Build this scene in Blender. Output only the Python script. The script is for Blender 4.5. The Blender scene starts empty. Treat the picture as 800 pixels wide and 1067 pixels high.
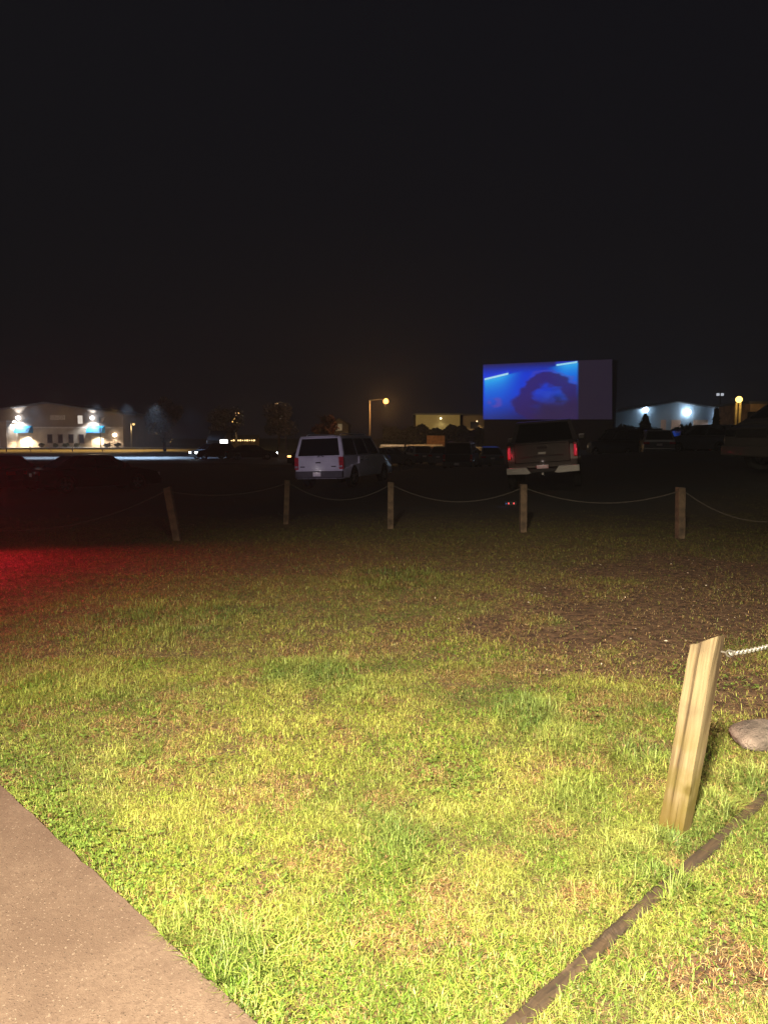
import bpy, bmesh, math, random
import numpy as np
from mathutils import Vector, Matrix
random.seed(7); RNG = np.random.default_rng(11)
R = math.radians
sc = bpy.context.scene
COL = sc.collection
# ---------------------------------------------------------------- camera model
EYE = 1.6; FPX = 770.0; HOR = 456.0; CX, CY = 400.0, 533.5
PITCH = math.atan((CY-HOR)/FPX)
def ray(px, py):
    u = (px-CX)/FPX; v = (CY-py)/FPX
    return Vector((u, math.cos(PITCH)+v*math.sin(PITCH), -math.sin(PITCH)+v*math.cos(PITCH)))
def P(px, py, d):                      # the point of the place seen there, d metres ahead
    r = ray(px, py); t = d/r.y
    return Vector((r.x*t, d, EYE+r.z*t))
def sstep(a, b, x):
    t = np.clip((x-a)/(b-a), 0, 1); return t*t*(3-2*t)
def hgt(x, y):
    x = np.asarray(x, float); tilt = -.05+.45*np.tanh((x-1.2)*.14)+.62*np.tanh(np.maximum(x-5.5, 0)*.22)
    b = sstep(13.5, 21-4.2*sstep(5, 7, x), y)*np.where(x < 1.2, 1-sstep(80, 110, y), 1-sstep(34, 52, y))
    hol = -.62*sstep(36, 50, y)*(1-sstep(80, 105, y))*sstep(-12, -7, x)*(1-sstep(9, 14, x))*np.where(x < 1.2, .35+.65*sstep(-7, 1.2, x), 1)
    return tilt*b + hol + 0.012*np.sin(np.asarray(x)*1.3+0.7)*np.sin(np.asarray(y)*0.9)*(1-sstep(12, 18, y))
def H(x, y): return float(hgt(x, y))
def G(px, py, lift=0.0):               # the ground point seen there
    r = ray(px, py); y = EYE*r.y/-r.z
    for _ in range(12):
        z = H(r.x*y/r.y, y)+lift
        y = (EYE-z)*r.y/-r.z
    return Vector((r.x*y/r.y, y, H(r.x*y/r.y, y)))

# ---------------------------------------------------------------- node helpers
def newmat(name):
    m = bpy.data.materials.new(name); m.use_nodes = True
    nt = m.node_tree; nt.nodes.clear()
    o = nt.nodes.new('ShaderNodeOutputMaterial')
    return m, nt, o
def node(nt, t, **kw):
    n = nt.nodes.new(t)
    for k, v in kw.items():
        if k in n.inputs.keys(): n.inputs[k].default_value = v
        else: setattr(n, k, v)
    return n
def mat(name, col, rough=0.7, metal=0.0, var=0.18, scale=3.0, bump=0.0, spec=0.5, coat=0.0, grime=None):
    m, nt, o = newmat(name)
    b = node(nt, 'ShaderNodeBsdfPrincipled', Roughness=rough, Metallic=metal)
    b.inputs['Specular IOR Level'].default_value = spec
    b.inputs['Coat Weight'].default_value = coat
    tc = node(nt, 'ShaderNodeTexCoord')
    nz = node(nt, 'ShaderNodeTexNoise', Scale=scale, Detail=6.0)
    nt.links.new(tc.outputs['Object'], nz.inputs['Vector'])
    rp = node(nt, 'ShaderNodeValToRGB')
    rp.color_ramp.elements[0].position = 0.3; rp.color_ramp.elements[1].position = 0.72
    g = grime or [c*(1-var*2) for c in col]
    rp.color_ramp.elements[0].color = (*g, 1); rp.color_ramp.elements[1].color = (*[min(1, c*(1+var*0.6)) for c in col], 1)
    nt.links.new(nz.outputs['Fac'], rp.inputs['Fac'])
    nt.links.new(rp.outputs['Color'], b.inputs['Base Color'])
    if bump:
        bp = node(nt, 'ShaderNodeBump', Strength=bump, Distance=0.02)
        nz2 = node(nt, 'ShaderNodeTexNoise', Scale=scale*9, Detail=5.0)
        nt.links.new(tc.outputs['Object'], nz2.inputs['Vector'])
        nt.links.new(nz2.outputs['Fac'], bp.inputs['Height']); nt.links.new(bp.outputs['Normal'], b.inputs['Normal'])
    nt.links.new(b.outputs['BSDF'], o.inputs['Surface'])
    return m
def emit(name, col, strength):
    m, nt, o = newmat(name)
    e = node(nt, 'ShaderNodeEmission', Color=(*col, 1), Strength=strength)
    nt.links.new(e.outputs[0], o.inputs['Surface']); return m
class X:                                # tiny expression wrapper for math nodes
    def __init__(s, nt, sock): s.nt, s.s = nt, sock
    def _op(s, op, *a):
        n = s.nt.nodes.new('ShaderNodeMath'); n.operation = op
        for i, v in enumerate((s,)+a):
            if isinstance(v, X): s.nt.links.new(v.s, n.inputs[i])
            else: n.inputs[i].default_value = v
        return X(s.nt, n.outputs[0])
    def __add__(s, o): return s._op('ADD', o)
    __radd__ = __add__
    def __sub__(s, o): return s._op('SUBTRACT', o)
    def __mul__(s, o): return s._op('MULTIPLY', o)
    __rmul__ = __mul__
    def __neg__(s): return s*-1.0
    def rsub(s, o): return (s*-1.0)+o
    def pow(s, o): return s._op('POWER', o)
    def abs(s): return s._op('ABSOLUTE')
    def max(s, o): return s._op('MAXIMUM', o)
    def min(s, o): return s._op('MINIMUM', o)
    def exp(s): return s._op('EXPONENT')
    def sm(s, a, b):
        n = s.nt.nodes.new('ShaderNodeMapRange'); n.interpolation_type = 'SMOOTHSTEP'
        s.nt.links.new(s.s, n.inputs['Value'])
        lo, hi, f, t = (a, b, 0.0, 1.0) if a < b else (b, a, 1.0, 0.0)
        n.inputs['From Min'].default_value = lo; n.inputs['From Max'].default_value = hi
        n.inputs['To Min'].default_value = f; n.inputs['To Max'].default_value = t
        return X(s.nt, n.outputs['Result'])
def mix(nt, fac, a, b, blend='MIX'):
    n = nt.nodes.new('ShaderNodeMix'); n.data_type = 'RGBA'; n.blend_type = blend
    for i, v in ((0, fac), (6, a), (7, b)):
        if isinstance(v, X): v = v.s
        if isinstance(v, bpy.types.NodeSocket): nt.links.new(v, n.inputs[i])
        elif i == 0: n.inputs[0].default_value = v
        else: n.inputs[i].default_value = (*v, 1) if len(v) == 3 else v
    return n.outputs[2]

# ---------------------------------------------------------------- mesh helpers
def link(name, me, m=None, parent=None, smooth=False):
    o = bpy.data.objects.new(name, me); COL.objects.link(o)
    if m is not None:
        for k in (m if isinstance(m, (list, tuple)) else [m]): me.materials.append(k)
    if smooth:
        me.polygons.foreach_set('use_smooth', [True]*len(me.polygons))
    if parent is not None: o.parent = parent
    return o
def obj(name, bm, m, parent=None, smooth=False):
    bmesh.ops.recalc_face_normals(bm, faces=bm.faces[:])
    me = bpy.data.meshes.new(name); bm.to_mesh(me); bm.free()
    return link(name, me, m, parent, smooth)
def tag(o, label, cat, group=None):
    o['label'] = label; o['category'] = cat
    if group: o['group'] = group
    return o
def thing(name, label, cat, loc=(0, 0, 0), rot=(0, 0, 0), group=None):
    o = bpy.data.objects.new(name, None); COL.objects.link(o); o.empty_display_size = 0.2
    o.location = loc; o.rotation_euler = rot
    return tag(o, label, cat, group)
def structure(o, kind='structure'): o['kind'] = kind; return o
def copy_tree(o, parent=None):
    c = o.copy(); COL.objects.link(c); c.parent = parent
    for ch in list(o.children): copy_tree(ch, c)
    return c
def box(bm, x0, x1, y0, y1, z0, z1, bev=0.0, M=None):
    vs = [bm.verts.new((x, y, z)) for x in (x0, x1) for y in (y0, y1) for z in (z0, z1)]
    fs = [(0, 1, 3, 2), (4, 6, 7, 5), (0, 4, 5, 1), (2, 3, 7, 6), (0, 2, 6, 4), (1, 5, 7, 3)]
    faces = [bm.faces.new([vs[i] for i in f]) for f in fs]
    if M is not None: bmesh.ops.transform(bm, matrix=M, verts=vs)
    if bev:
        es = list({e for f in faces for e in f.edges})
        bmesh.ops.bevel(bm, geom=es, offset=bev, segments=2, affect='EDGES', profile=0.5)
def B(x0, x1, y0, y1, z0, z1, bev=0.0, M=None):
    bm = bmesh.new(); box(bm, x0, x1, y0, y1, z0, z1, bev, M); return bm
def tube(bm, pts, r, n=6, cap=True):
    pts = [Vector(p) for p in pts]; rs = r if isinstance(r, (list, tuple)) else [r]*len(pts)
    rings = []
    for i, p in enumerate(pts):
        t = (pts[min(i+1, len(pts)-1)]-pts[max(i-1, 0)]).normalized()
        a = t.orthogonal().normalized(); 
        if i and rings:
            a = (pa - t*pa.dot(t)).normalized()
        pa = a; b = t.cross(a)
        rings.append([bm.verts.new(p+(a*math.cos(k*2*math.pi/n)+b*math.sin(k*2*math.pi/n))*rs[i]) for k in range(n)])
    for i in range(len(rings)-1):
        for k in range(n):
            bm.faces.new([rings[i][k], rings[i][(k+1) % n], rings[i+1][(k+1) % n], rings[i+1][k]])
    if cap:
        bm.faces.new(rings[0][::-1]); bm.faces.new(rings[-1])
def T(pts, r, n=6):
    bm = bmesh.new(); tube(bm, pts, r, n); return bm
def prism(pts, axis, a, b, bev=0.0):       # polygon (u,v) extruded along an axis
    bm = bmesh.new()
    def mk(u, v, w): return {'x': (w, u, v), 'y': (u, w, v), 'z': (u, v, w)}[axis]
    A = [bm.verts.new(mk(u, v, a)) for u, v in pts]; Bv = [bm.verts.new(mk(u, v, b)) for u, v in pts]
    f1 = bm.faces.new(A); f2 = bm.faces.new(Bv[::-1]); n = len(pts)
    for i in range(n): bm.faces.new([A[i], Bv[i], Bv[(i+1) % n], A[(i+1) % n]])
    if bev:
        bmesh.ops.bevel(bm, geom=list(f1.edges)+list(f2.edges), offset=bev, segments=2, affect='EDGES', profile=0.5)
    return bm
def quadslab(c, inset, thick, off=0.004):  # panel lying proud on the quad c (4 corners, outward normal = right-hand)
    c = [Vector(p) for p in c]; n = (c[1]-c[0]).cross(c[3]-c[0]).normalized(); bm = bmesh.new()
    il, ib, ir, it = inset
    def q(u, v): return (c[0]*(1-u)+c[1]*u)*(1-v)+(c[3]*(1-u)+c[2]*u)*v
    cs = [q(il, ib), q(1-ir, ib), q(1-ir, 1-it), q(il, 1-it)]
    top = [bm.verts.new(p+n*off) for p in cs]; bot = [bm.verts.new(p-n*thick) for p in cs]
    bm.faces.new(top); bm.faces.new(bot[::-1])
    for i in range(4): bm.faces.new([bot[i], bot[(i+1) % 4], top[(i+1) % 4], top[i]])
    return bm
def sphere(r, M=None, sub=2):
    bm = bmesh.new(); bmesh.ops.create_icosphere(bm, subdivisions=sub, radius=r)
    if M is not None: bmesh.ops.transform(bm, matrix=M, verts=bm.verts[:])
    return bm
Tr = Matrix.Translation
def Rz(a): return Matrix.Rotation(a, 4, 'Z')
def npmesh(name, V, F4, cols=None, m=None, parent=None, smooth=False, tri=None):
    me = bpy.data.meshes.new(name)
    nf = len(F4); nt_ = 0 if tri is None else len(tri)
    me.vertices.add(len(V)); me.vertices.foreach_set('co', np.asarray(V, np.float32).ravel())
    me.loops.add(nf*4+nt_*3)
    li = np.asarray(F4, np.int32).ravel()
    if nt_: li = np.concatenate([li, np.asarray(tri, np.int32).ravel()])
    me.loops.foreach_set('vertex_index', li)
    me.polygons.add(nf+nt_)
    st = np.arange(nf)*4
    if nt_: st = np.concatenate([st, nf*4+np.arange(nt_)*3])
    me.polygons.foreach_set('loop_start', st.astype(np.int32))
    me.update(calc_edges=True)
    if cols is not None:
        at = me.color_attributes.new('tint', 'FLOAT_COLOR', 'POINT')
        at.data.foreach_set('color', np.concatenate([cols, np.ones((len(cols), 1))], 1).astype(np.float32).ravel())
    return link(name, me, m, parent, smooth)
def spot(name, loc, to, energy, col, size=60, blend=0.5, rad=0.1):
    l = bpy.data.lights.new(name, 'SPOT'); l.energy = energy; l.color = col; l.spot_size = R(size); l.spot_blend = blend; l.shadow_soft_size = rad
    o = bpy.data.objects.new(name, l); COL.objects.link(o); o.location = loc
    o.rotation_euler = (Vector(to)-Vector(loc)).to_track_quat('-Z', 'Y').to_euler(); return o
def point(name, loc, energy, col, rad=0.1):
    l = bpy.data.lights.new(name, 'POINT'); l.energy = energy; l.color = col; l.shadow_soft_size = rad
    o = bpy.data.objects.new(name, l); COL.objects.link(o); o.location = loc; return o

# ---------------------------------------------------------------- numpy noise
def vnoise(x, y, s, seed):
    g = np.random.default_rng(seed).random((64, 64))
    x = x*s+100; y = y*s+100; xi = np.floor(x).astype(int); yi = np.floor(y).astype(int); fx = x-xi; fy = y-yi
    fx = fx*fx*(3-2*fx); fy = fy*fy*(3-2*fy)
    a = g[xi % 64, yi % 64]; b = g[(xi+1) % 64, yi % 64]; c = g[xi % 64, (yi+1) % 64]; d = g[(xi+1) % 64, (yi+1) % 64]
    return (a*(1-fx)+b*fx)*(1-fy)+(c*(1-fx)+d*fx)*fy
def fbm(x, y, s, seed): return (vnoise(x, y, s, seed)+.5*vnoise(x, y, s*2.1, seed+1)+.25*vnoise(x, y, s*4.3, seed+2))/1.75

# soil patches: centres in the lawn found in the photograph (x, y, radius, strength)
def patch(px, py, rx, ry, k):
    g = G(px, py); return (g.x, g.y, rx, ry, k)
SOIL = [patch(690, 640, 1.7, 1.7, 1.0), patch(735, 690, .9, .7, .9), patch(620, 660, .6, .5, .8), patch(600, 612, 1.0, .9, .7), patch(775, 610, 2.0, 2.2, .9), patch(560, 672, .45, .4, .6),
        patch(770, 720, .55, .55, 1.0), patch(662, 775, .22, .2, .7), patch(745, 1010, .30, .16, .75), patch(640, 930, .22, .16, .25), patch(730, 930, .2, .15, .3),
        patch(345, 682, .5, .35, .35), patch(415, 795, .22, .2, .35), patch(510, 745, .3, .2, .3), patch(60, 690, .5, .3, .2), patch(270, 862, .12, .1, .4),
        patch(690, 700, .6, .5, .6), patch(470, 920, .12, .1, .35), patch(330, 985, .1, .06, .35), patch(180, 930, .16, .1, .25)]
def soil(x, y):
    w = fbm(x, y, 2.2, 50); s = np.zeros_like(x)
    for (cx, cy, rx, ry, k) in SOIL:
        r = np.sqrt(((x-cx)/rx)**2+((y-cy)/ry)**2)+(w-.5)*1.5
        s = np.maximum(s, k*(1-sstep(.5, 1.25, r)))
    return s

# ================================================================= GROUND
def ground_mat():
    m, nt, o = newmat('lawn_soil_and_gravel_lot')
    tc = node(nt, 'ShaderNodeTexCoord'); sp = node(nt, 'ShaderNodeSeparateXYZ'); nt.links.new(tc.outputs['Object'], sp.inputs[0])
    Y = X(nt, sp.outputs['Y']); Xx = X(nt, sp.outputs['X'])
    def nz(s, d=6, r=.6):
        n = node(nt, 'ShaderNodeTexNoise', Scale=s, Detail=float(d), Roughness=r); nt.links.new(tc.outputs['Object'], n.inputs['Vector']); return X(nt, n.outputs['Fac'])
    big, mid, fine, tiny = nz(.35), nz(2.2), nz(14), nz(70, 4, .7)
    soilc = mix(nt, tiny.sm(.3, .7), (.030, .018, .010), (.115, .075, .045))
    thatch = mix(nt, fine.sm(.35, .7), (.045, .034, .013), (.15, .115, .045))
    lawn = mix(nt, mid.sm(.42, .62), thatch, soilc)
    lawn = mix(nt, tiny.sm(.5, .38)*.7, lawn, (.018, .017, .007))
    at = node(nt, 'ShaderNodeAttribute'); at.attribute_name = 'soilmask'
    sm_ = X(nt, at.outputs['Fac'])
    bare = mix(nt, fine.sm(.35, .65), (.030, .016, .010), (.105, .062, .036))
    bare = mix(nt, tiny.sm(.62, .72), bare, (.19, .13, .085))
    lawn = mix(nt, sm_.sm(.25, .7), lawn, bare)
    lot = mix(nt, tiny.sm(.35, .7), (.020, .019, .018), (.075, .07, .062))
    lot = mix(nt, big.sm(.4, .65)*.6, lot, (.05, .035, .022))
    far = mix(nt, mid.sm(.3, .7), (.03, .035, .012), (.075, .07, .03))
    edge = Y+(mid-.5)*3.0+(big-.5)*4.0
    c = mix(nt, edge.sm(13.5, 16.5), lawn, lot)
    c = mix(nt, edge.sm(64, 68), c, far)
    b = node(nt, 'ShaderNodeBsdfPrincipled', Roughness=.92); nt.links.new(c, b.inputs['Base Color'])
    b.inputs['Specular IOR Level'].default_value = .25
    bp = node(nt, 'ShaderNodeBump', Strength=.8, Distance=.03)
    nt.links.new((tiny*.5+fine).s, bp.inputs['Height']); nt.links.new(bp.outputs[0], b.inputs['Normal'])
    nt.links.new(b.outputs[0], o.inputs['Surface']); return m
def axis_pts(segs):
    out = []
    for a, b, n in segs: out += list(np.linspace(a, b, n, endpoint=False))
    return np.array(out+[segs[-1][1]])
xs = axis_pts([(-600, -60, 12), (-60, -8, 60), (-8, 8, 180), (8, 60, 40), (60, 600, 12)])
ys = axis_pts([(-60, 0, 12), (0, 14, 160), (14, 60, 60), (60, 160, 50), (160, 1200, 12)])
XX, YY = np.meshgrid(xs, ys, indexing='ij'); S = soil(XX, YY)
ZZ = hgt(XX, YY) - .012*S + (.010*(fbm(XX, YY, 1.5, 77)-.5)+.012*(fbm(XX, YY, 6, 79)-.5))*(1-sstep(14, 20, YY))
nx, ny = len(xs), len(ys)
idx = np.arange(nx*ny).reshape(nx, ny)
F = np.stack([idx[:-1, :-1], idx[1:, :-1], idx[1:, 1:], idx[:-1, 1:]], -1).reshape(-1, 4)
ground = npmesh('ground', np.stack([XX, YY, ZZ], -1).reshape(-1, 3), F, m=ground_mat(), smooth=True)
sa = ground.data.attributes.new('soilmask', 'FLOAT', 'POINT'); sa.data.foreach_set('value', S.ravel().astype(np.float32))
structure(ground)

def sheet(name, x0, x1, y0, y1, dz, m, n=24):
    gx, gy = np.meshgrid(np.linspace(x0, x1, n), np.linspace(y0, y1, n), indexing='ij')
    # follow the ground mesh
    V = np.stack([gx, gy, hgt(gx, gy)+dz], -1).reshape(-1, 3); ii = np.arange(n*n).reshape(n, n)
    F = np.stack([ii[:-1, :-1], ii[1:, :-1], ii[1:, 1:], ii[:-1, 1:]], -1).reshape(-1, 4)
    return structure(npmesh(name, V, F, m=m))
asph = mat('asphalt_lane', (.055, .055, .057), .75, bump=.3, scale=2)
sheet('road', -75, -6, 59, 90, .05, asph)
sheet('grass_verge', -75, -24, 91, 108.5, .05, mat('verge_grass', (.10, .085, .022), .9, var=.3, scale=1.5, bump=.4))
sheet('forecourt', -85, -32, 109, 119.5, .04, mat('forecourt_concrete', (.33, .29, .24), .8, scale=.6))
sheet('distant_road', -12, 22, 120, 131, .03, asph)

# concrete path, bottom left
a0, a1 = G(0, 822), G(262, 1067); dirp = (a1-a0).normalized(); nrm = Vector((-dirp.y, dirp.x, 0))
if nrm.x > 0: nrm = -nrm
pa, pb = a0-dirp*3.2, a1+dirp*2.2
def in_path(x, y, pad=0.0):
    return ((x-a0.x)*nrm.x+(y-a0.y)*nrm.y) > pad
def path_mat():
    m, nt, o = newmat('worn_concrete_with_aggregate')
    tc = node(nt, 'ShaderNodeTexCoord')
    def nz(s, d=6, r=.6):
        n = node(nt, 'ShaderNodeTexNoise', Scale=s, Detail=float(d), Roughness=r); nt.links.new(tc.outputs['Object'], n.inputs['Vector']); return X(nt, n.outputs['Fac'])
    def vo(s):
        w = node(nt, 'ShaderNodeTexNoise', Scale=s*1.3, Detail=2.0); nt.links.new(tc.outputs['Object'], w.inputs['Vector'])
        va = node(nt, 'ShaderNodeVectorMath'); va.operation = 'SCALE'; nt.links.new(w.outputs['Color'], va.inputs[0]); va.inputs['Scale'].default_value = .9/s
        vb = node(nt, 'ShaderNodeVectorMath'); nt.links.new(tc.outputs['Object'], vb.inputs[0]); nt.links.new(va.outputs[0], vb.inputs[1])
        n = node(nt, 'ShaderNodeTexVoronoi', Scale=s); nt.links.new(vb.outputs[0], n.inputs['Vector']); return n
    base = mix(nt, nz(3.5).sm(.3, .7), (.088, .060, .045), (.124, .088, .067))
    base = mix(nt, nz(1.1, 4).sm(.42, .68)*.65, base, (.056, .035, .025))
    base = mix(nt, nz(60, 5, .75).sm(.35, .7)*.7, base, (.062, .04, .03))
    v1 = vo(120); s1 = X(nt, v1.outputs['Distance']).sm(.42, .2); sel = node(nt, 'ShaderNodeSeparateColor'); nt.links.new(v1.outputs['Color'], sel.inputs[0])
    r_, g_ = X(nt, sel.outputs[0]), X(nt, sel.outputs[1])
    base = mix(nt, s1*r_.sm(.80, .90)*.5, base, (.24, .19, .15))
    base = mix(nt, s1*g_.sm(.84, .88)*.8, base, (.03, .02, .015))
    v2 = vo(55); s2 = X(nt, v2.outputs['Distance']).sm(.26, .15); sel2 = node(nt, 'ShaderNodeSeparateColor'); nt.links.new(v2.outputs['Color'], sel2.inputs[0])
    base = mix(nt, s2*X(nt, sel2.outputs[0]).sm(.84, .92)*.42, base, (.21, .165, .13))
    base = mix(nt, s2*X(nt, sel2.outputs[2]).sm(.86, .9)*.7, base, (.045, .028, .02))
    b = node(nt, 'ShaderNodeBsdfPrincipled', Roughness=.85); nt.links.new(base, b.inputs['Base Color']); b.inputs['Specular IOR Level'].default_value = .3
    bp = node(nt, 'ShaderNodeBump', Strength=.55, Distance=.006); nt.links.new((nz(120, 6, .8)+s1*.3).s, bp.inputs['Height']); nt.links.new(bp.outputs[0], b.inputs['Normal'])
    nt.links.new(b.outputs[0], o.inputs['Surface']); return m
bm = bmesh.new()
N = 90; top = []
for i in range(N+1):                       # slightly chipped edge
    p = pa.lerp(pb, i/N); j = (random.random()-.5)*.010
    top.append(bm.verts.new((p.x+nrm.x*j, p.y+nrm.y*j, .022)))
back = [bm.verts.new((pb.x+nrm.x*3.5, pb.y+nrm.y*3.5, .022)), bm.verts.new((pa.x+nrm.x*3.5, pa.y+nrm.y*3.5, .022))]
f = bm.faces.new(top+back)
ex = bmesh.ops.extrude_face_region(bm, geom=[f]); bmesh.ops.translate(bm, vec=(0, 0, -.12), verts=[v for v in ex['geom'] if isinstance(v, bmesh.types.BMVert)])
structure(obj('path', bm, path_mat()))

# ================================================================= timber edging
t0, t1 = G(537, 1067), G(800, 829); td = (t1-t0).normalized(); tn = Vector((td.y, -td.x, 0))
def in_timber(x, y): 
    s = (x-t0.x)*tn.x+(y-t0.y)*tn.y; return np.abs(s-.003) < .026+.005*np.sin(((x-t0.x)*td.x+(y-t0.y)*td.y)*17)
def edge_mat():
    m, nt, o = newmat('weathered_brown_edging'); tc = node(nt, 'ShaderNodeTexCoord'); mp = node(nt, 'ShaderNodeMapping'); mp.inputs['Scale'].default_value = (2.2, 34, 34); nt.links.new(tc.outputs['Object'], mp.inputs[0])
    n1 = node(nt, 'ShaderNodeTexNoise', Scale=1.0, Detail=6.0, Roughness=.65); nt.links.new(mp.outputs[0], n1.inputs[0]); n2 = node(nt, 'ShaderNodeTexNoise', Scale=9.0, Detail=5.0); nt.links.new(tc.outputs['Object'], n2.inputs[0])
    a, b_ = X(nt, n1.outputs['Fac']), X(nt, n2.outputs['Fac'])
    c = mix(nt, a.sm(.3, .68), (.014, .008, .0045), (.046, .027, .013)); c = mix(nt, b_.sm(.52, .68)*.7, c, (.022, .013, .008)); c = mix(nt, b_.sm(.40, .30)*.5, c, (.085, .055, .028))
    d = node(nt, 'ShaderNodeBsdfPrincipled', Roughness=.8); nt.links.new(c, d.inputs['Base Color']); bp = node(nt, 'ShaderNodeBump', Strength=.6, Distance=.006); nt.links.new(a.s, bp.inputs['Height']); nt.links.new(bp.outputs[0], d.inputs['Normal'])
    nt.links.new(d.outputs[0], o.inputs['Surface']); return m
wood_edge = edge_mat()
from mathutils import noise as _nz
def noise_(t): return _nz.noise(Vector((t, .37, 1.9)))
def timber(s0, s1, z, w, label, yaw=0.0):
    L = s1-s0; bm = bmesh.new(); n = 60
    prof = [(-w/2, -.09), (-w/2, -.012), (-w/2+.012, 0), (w/2-.012, 0), (w/2, -.012), (w/2, -.09)]
    rings = []
    for i in range(n+1):
        u = i/n*L; jj = [.004*noise_(u*2.7+k*1.7+s0*5)+.004*noise_(u*12+k*3.3)+.005*noise_(u*37+k*5.1) for k in range(len(prof))]
        rings.append([bm.verts.new((u, q[0]+jj[k], q[1]+jj[-1-k]*(1.2 if q[1] > -.05 else 0))) for k, q in enumerate(prof)])
    for i in range(n):
        for k in range(len(prof)-1): bm.faces.new([rings[i][k], rings[i+1][k], rings[i+1][k+1], rings[i][k+1]])
    bm.faces.new(rings[0]); bm.faces.new(rings[-1][::-1])
    o = obj('edging_timber', bm, wood_edge)
    p = t0+td*s0; o.location = (p.x, p.y, z); o.rotation_euler = (0, 0, math.atan2(td.y, td.x)+yaw)
    return tag(o, label, 'garden edging', 'wooden lawn edging')
LT = (t1-t0).length
sA = (G(607, 1002)-t0).length; sB = (G(695, 918)-t0).length
timber(-.9, sA-.004, .026, .048, 'brown edging timber running off the bottom of the frame', .0)
timber(sA+.004, sB-.004, .029, .046, 'middle length of brown wooden lawn edging left below the leaning post', .006)
timber(sB+.003, LT+1.3, .027, .046, 'furthest length of lawn edging passing right of the near leaning post')

# ================================================================= grass blades
def grass():
    bands = [(1.35, 3.2, 40000, 1.0), (3.2, 5.2, 24000, 1.15), (5.2, 8.5, 9500, 1.45), (8.5, 13.0, 3200, 2.0), (13.0, 16.0, 700, 2.6)]
    PX, PY, SC = [], [], []
    for y0, y1, dens, s in bands:
        w0, w1 = .58*y1+.9, .58*y1+.9
        n = int(dens*(y1-y0)*2*w0)
        PX.append(RNG.uniform(-w0, w0, n)); PY.append(RNG.uniform(y0, y1, n)); SC.append(np.full(n, s))
    x, y, s = map(np.concatenate, (PX, PY, SC))
    keep = np.abs(x) < .58*y+.7
    x, y, s = x[keep], y[keep], s[keep]
    so = soil(x, y); dn = fbm(x, y, 3.5, 5); dn2 = fbm(x, y, 11, 9)
    prob = np.clip(1.15-1.05*so, .05, 1)*np.clip(.55+1.5*(dn2-.25), .42, 1)*(1-.9*sstep(12.5, 15.5, y+3*(fbm(x, y, .6, 33)-.5)))
    keep = (RNG.random(len(x)) < prob) & ~in_path(x, y, .004) & ~in_timber(x, y)
    x, y, s, so = x[keep], y[keep], s[keep], so[keep]
    n = len(x)
    # tall tufts
    tuf = [(548, 745, .30, .8), (325, 700, .45, .6), (375, 722, .3, .45), (668, 790, .22, .7), (735, 850, .22, .9), (780, 820, .2, .8), (650, 905, .16, .6), (235, 1010, .22, .9), (698, 880, .09, .75), (722, 868, .07, .6), (190, 975, .15, .7),
           (590, 775, .25, .6), (600, 830, .2, .5), (410, 600, .8, .5), (175, 645, .9, .4), (700, 925, .12, .8), (50, 720, .6, .25), (420, 880, .2, .4)]
    tall = np.zeros(n)
    for px, py, r, k in tuf:
        g = G(px, py); d = np.sqrt((x-g.x)**2+((y-g.y)*.8)**2)/r; tall = np.maximum(tall, k*(1-sstep(.3, 1.1, d)))
    hue = fbm(x, y, 1.4, 21); hue2 = fbm(x, y, 5, 25); rr = RNG.random(n)
    dry = sstep(.52, .66, fbm(x, y, 4.5, 61))*.8+so*.6
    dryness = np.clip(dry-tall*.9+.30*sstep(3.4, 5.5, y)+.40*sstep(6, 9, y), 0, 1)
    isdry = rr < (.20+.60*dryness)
    # clover near the concrete
    de = -((x-a0.x)*nrm.x+(y-a0.y)*nrm.y)
    clov = ((RNG.random(n) < .55*(1-sstep(.0, .35, de))*sstep(.35, .55, fbm(x, y, 3, 91)+.25*(y > 2.6)))
            | (RNG.random(n) < .35*sstep(.6, .7, fbm(x, y, 2.4, 97))*(y < 6)))
    g1, g2, g3 = np.array([.228, .276, .044]), np.array([.112, .166, .032]), np.array([.360, .362, .090])
    k = np.clip((hue-.32)/.36, 0, 1)[:, None]; k2 = np.clip((hue2-.3)/.4, 0, 1)[:, None]
    c = g2*(1-k)+g1*k; c = c*(1-.55*k2)+g3*.55*k2
    c = c*(1-.55*tall[:, None])+np.array([.090, .165, .045])*.55*tall[:, None]
    tan1, tan2, tan3 = np.array([.30, .20, .085]), np.array([.17, .080, .040]), np.array([.40, .32, .15])
    q = RNG.random((n, 1)); tanc = np.where(q < .5, tan1, np.where(q < .78, tan2, tan3))
    c = np.where(isdry[:, None], tanc, c)
    c = np.where((clov & ~isdry)[:, None], np.array([.085, .150, .014])*(.7+.6*q), c)
    c *= (.5+1.0*RNG.random((n, 1))); c *= (1-.22*sstep(3.6, 6, y)-.33*sstep(6.5, 10, y))[:, None]  # light falling off with distance is put into the blade colour
    h = (.015+.032*RNG.random(n)**1.6)*(1+1.7*tall)*(.75+.5*hue2)*(1+.12*(s-1)); h = np.where(isdry, h*.75, h); h = np.where(clov, h*.45+.006, h); h = h*(.8+.5*vnoise(x, y, 7, 303))
    w = (.0011+.0017*RNG.random(n))*s*(1+.35*tall); w = np.where(clov & ~isdry, w*2.3, w)
    az = RNG.random(n)*2*np.pi; lean = np.where(isdry, .9+1.1*RNG.random(n), .25+1.75*RNG.random(n)); lean = np.where(clov, 1.2, lean)*(1-.35*tall); lean = np.where(-((x-a0.x)*nrm.x+(y-a0.y)*nrm.y) < .05, np.minimum(lean, .9), lean)
    dx, dy = np.cos(az), np.sin(az); sx, sy = -dy, dx
    tw = RNG.random(n)*.8-.4; sx, sy = sx*np.cos(tw)-sy*np.sin(tw), sx*np.sin(tw)+sy*np.cos(tw)
    z0 = hgt(x, y)-.004
    l1 = lean*.40; l2 = lean
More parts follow.
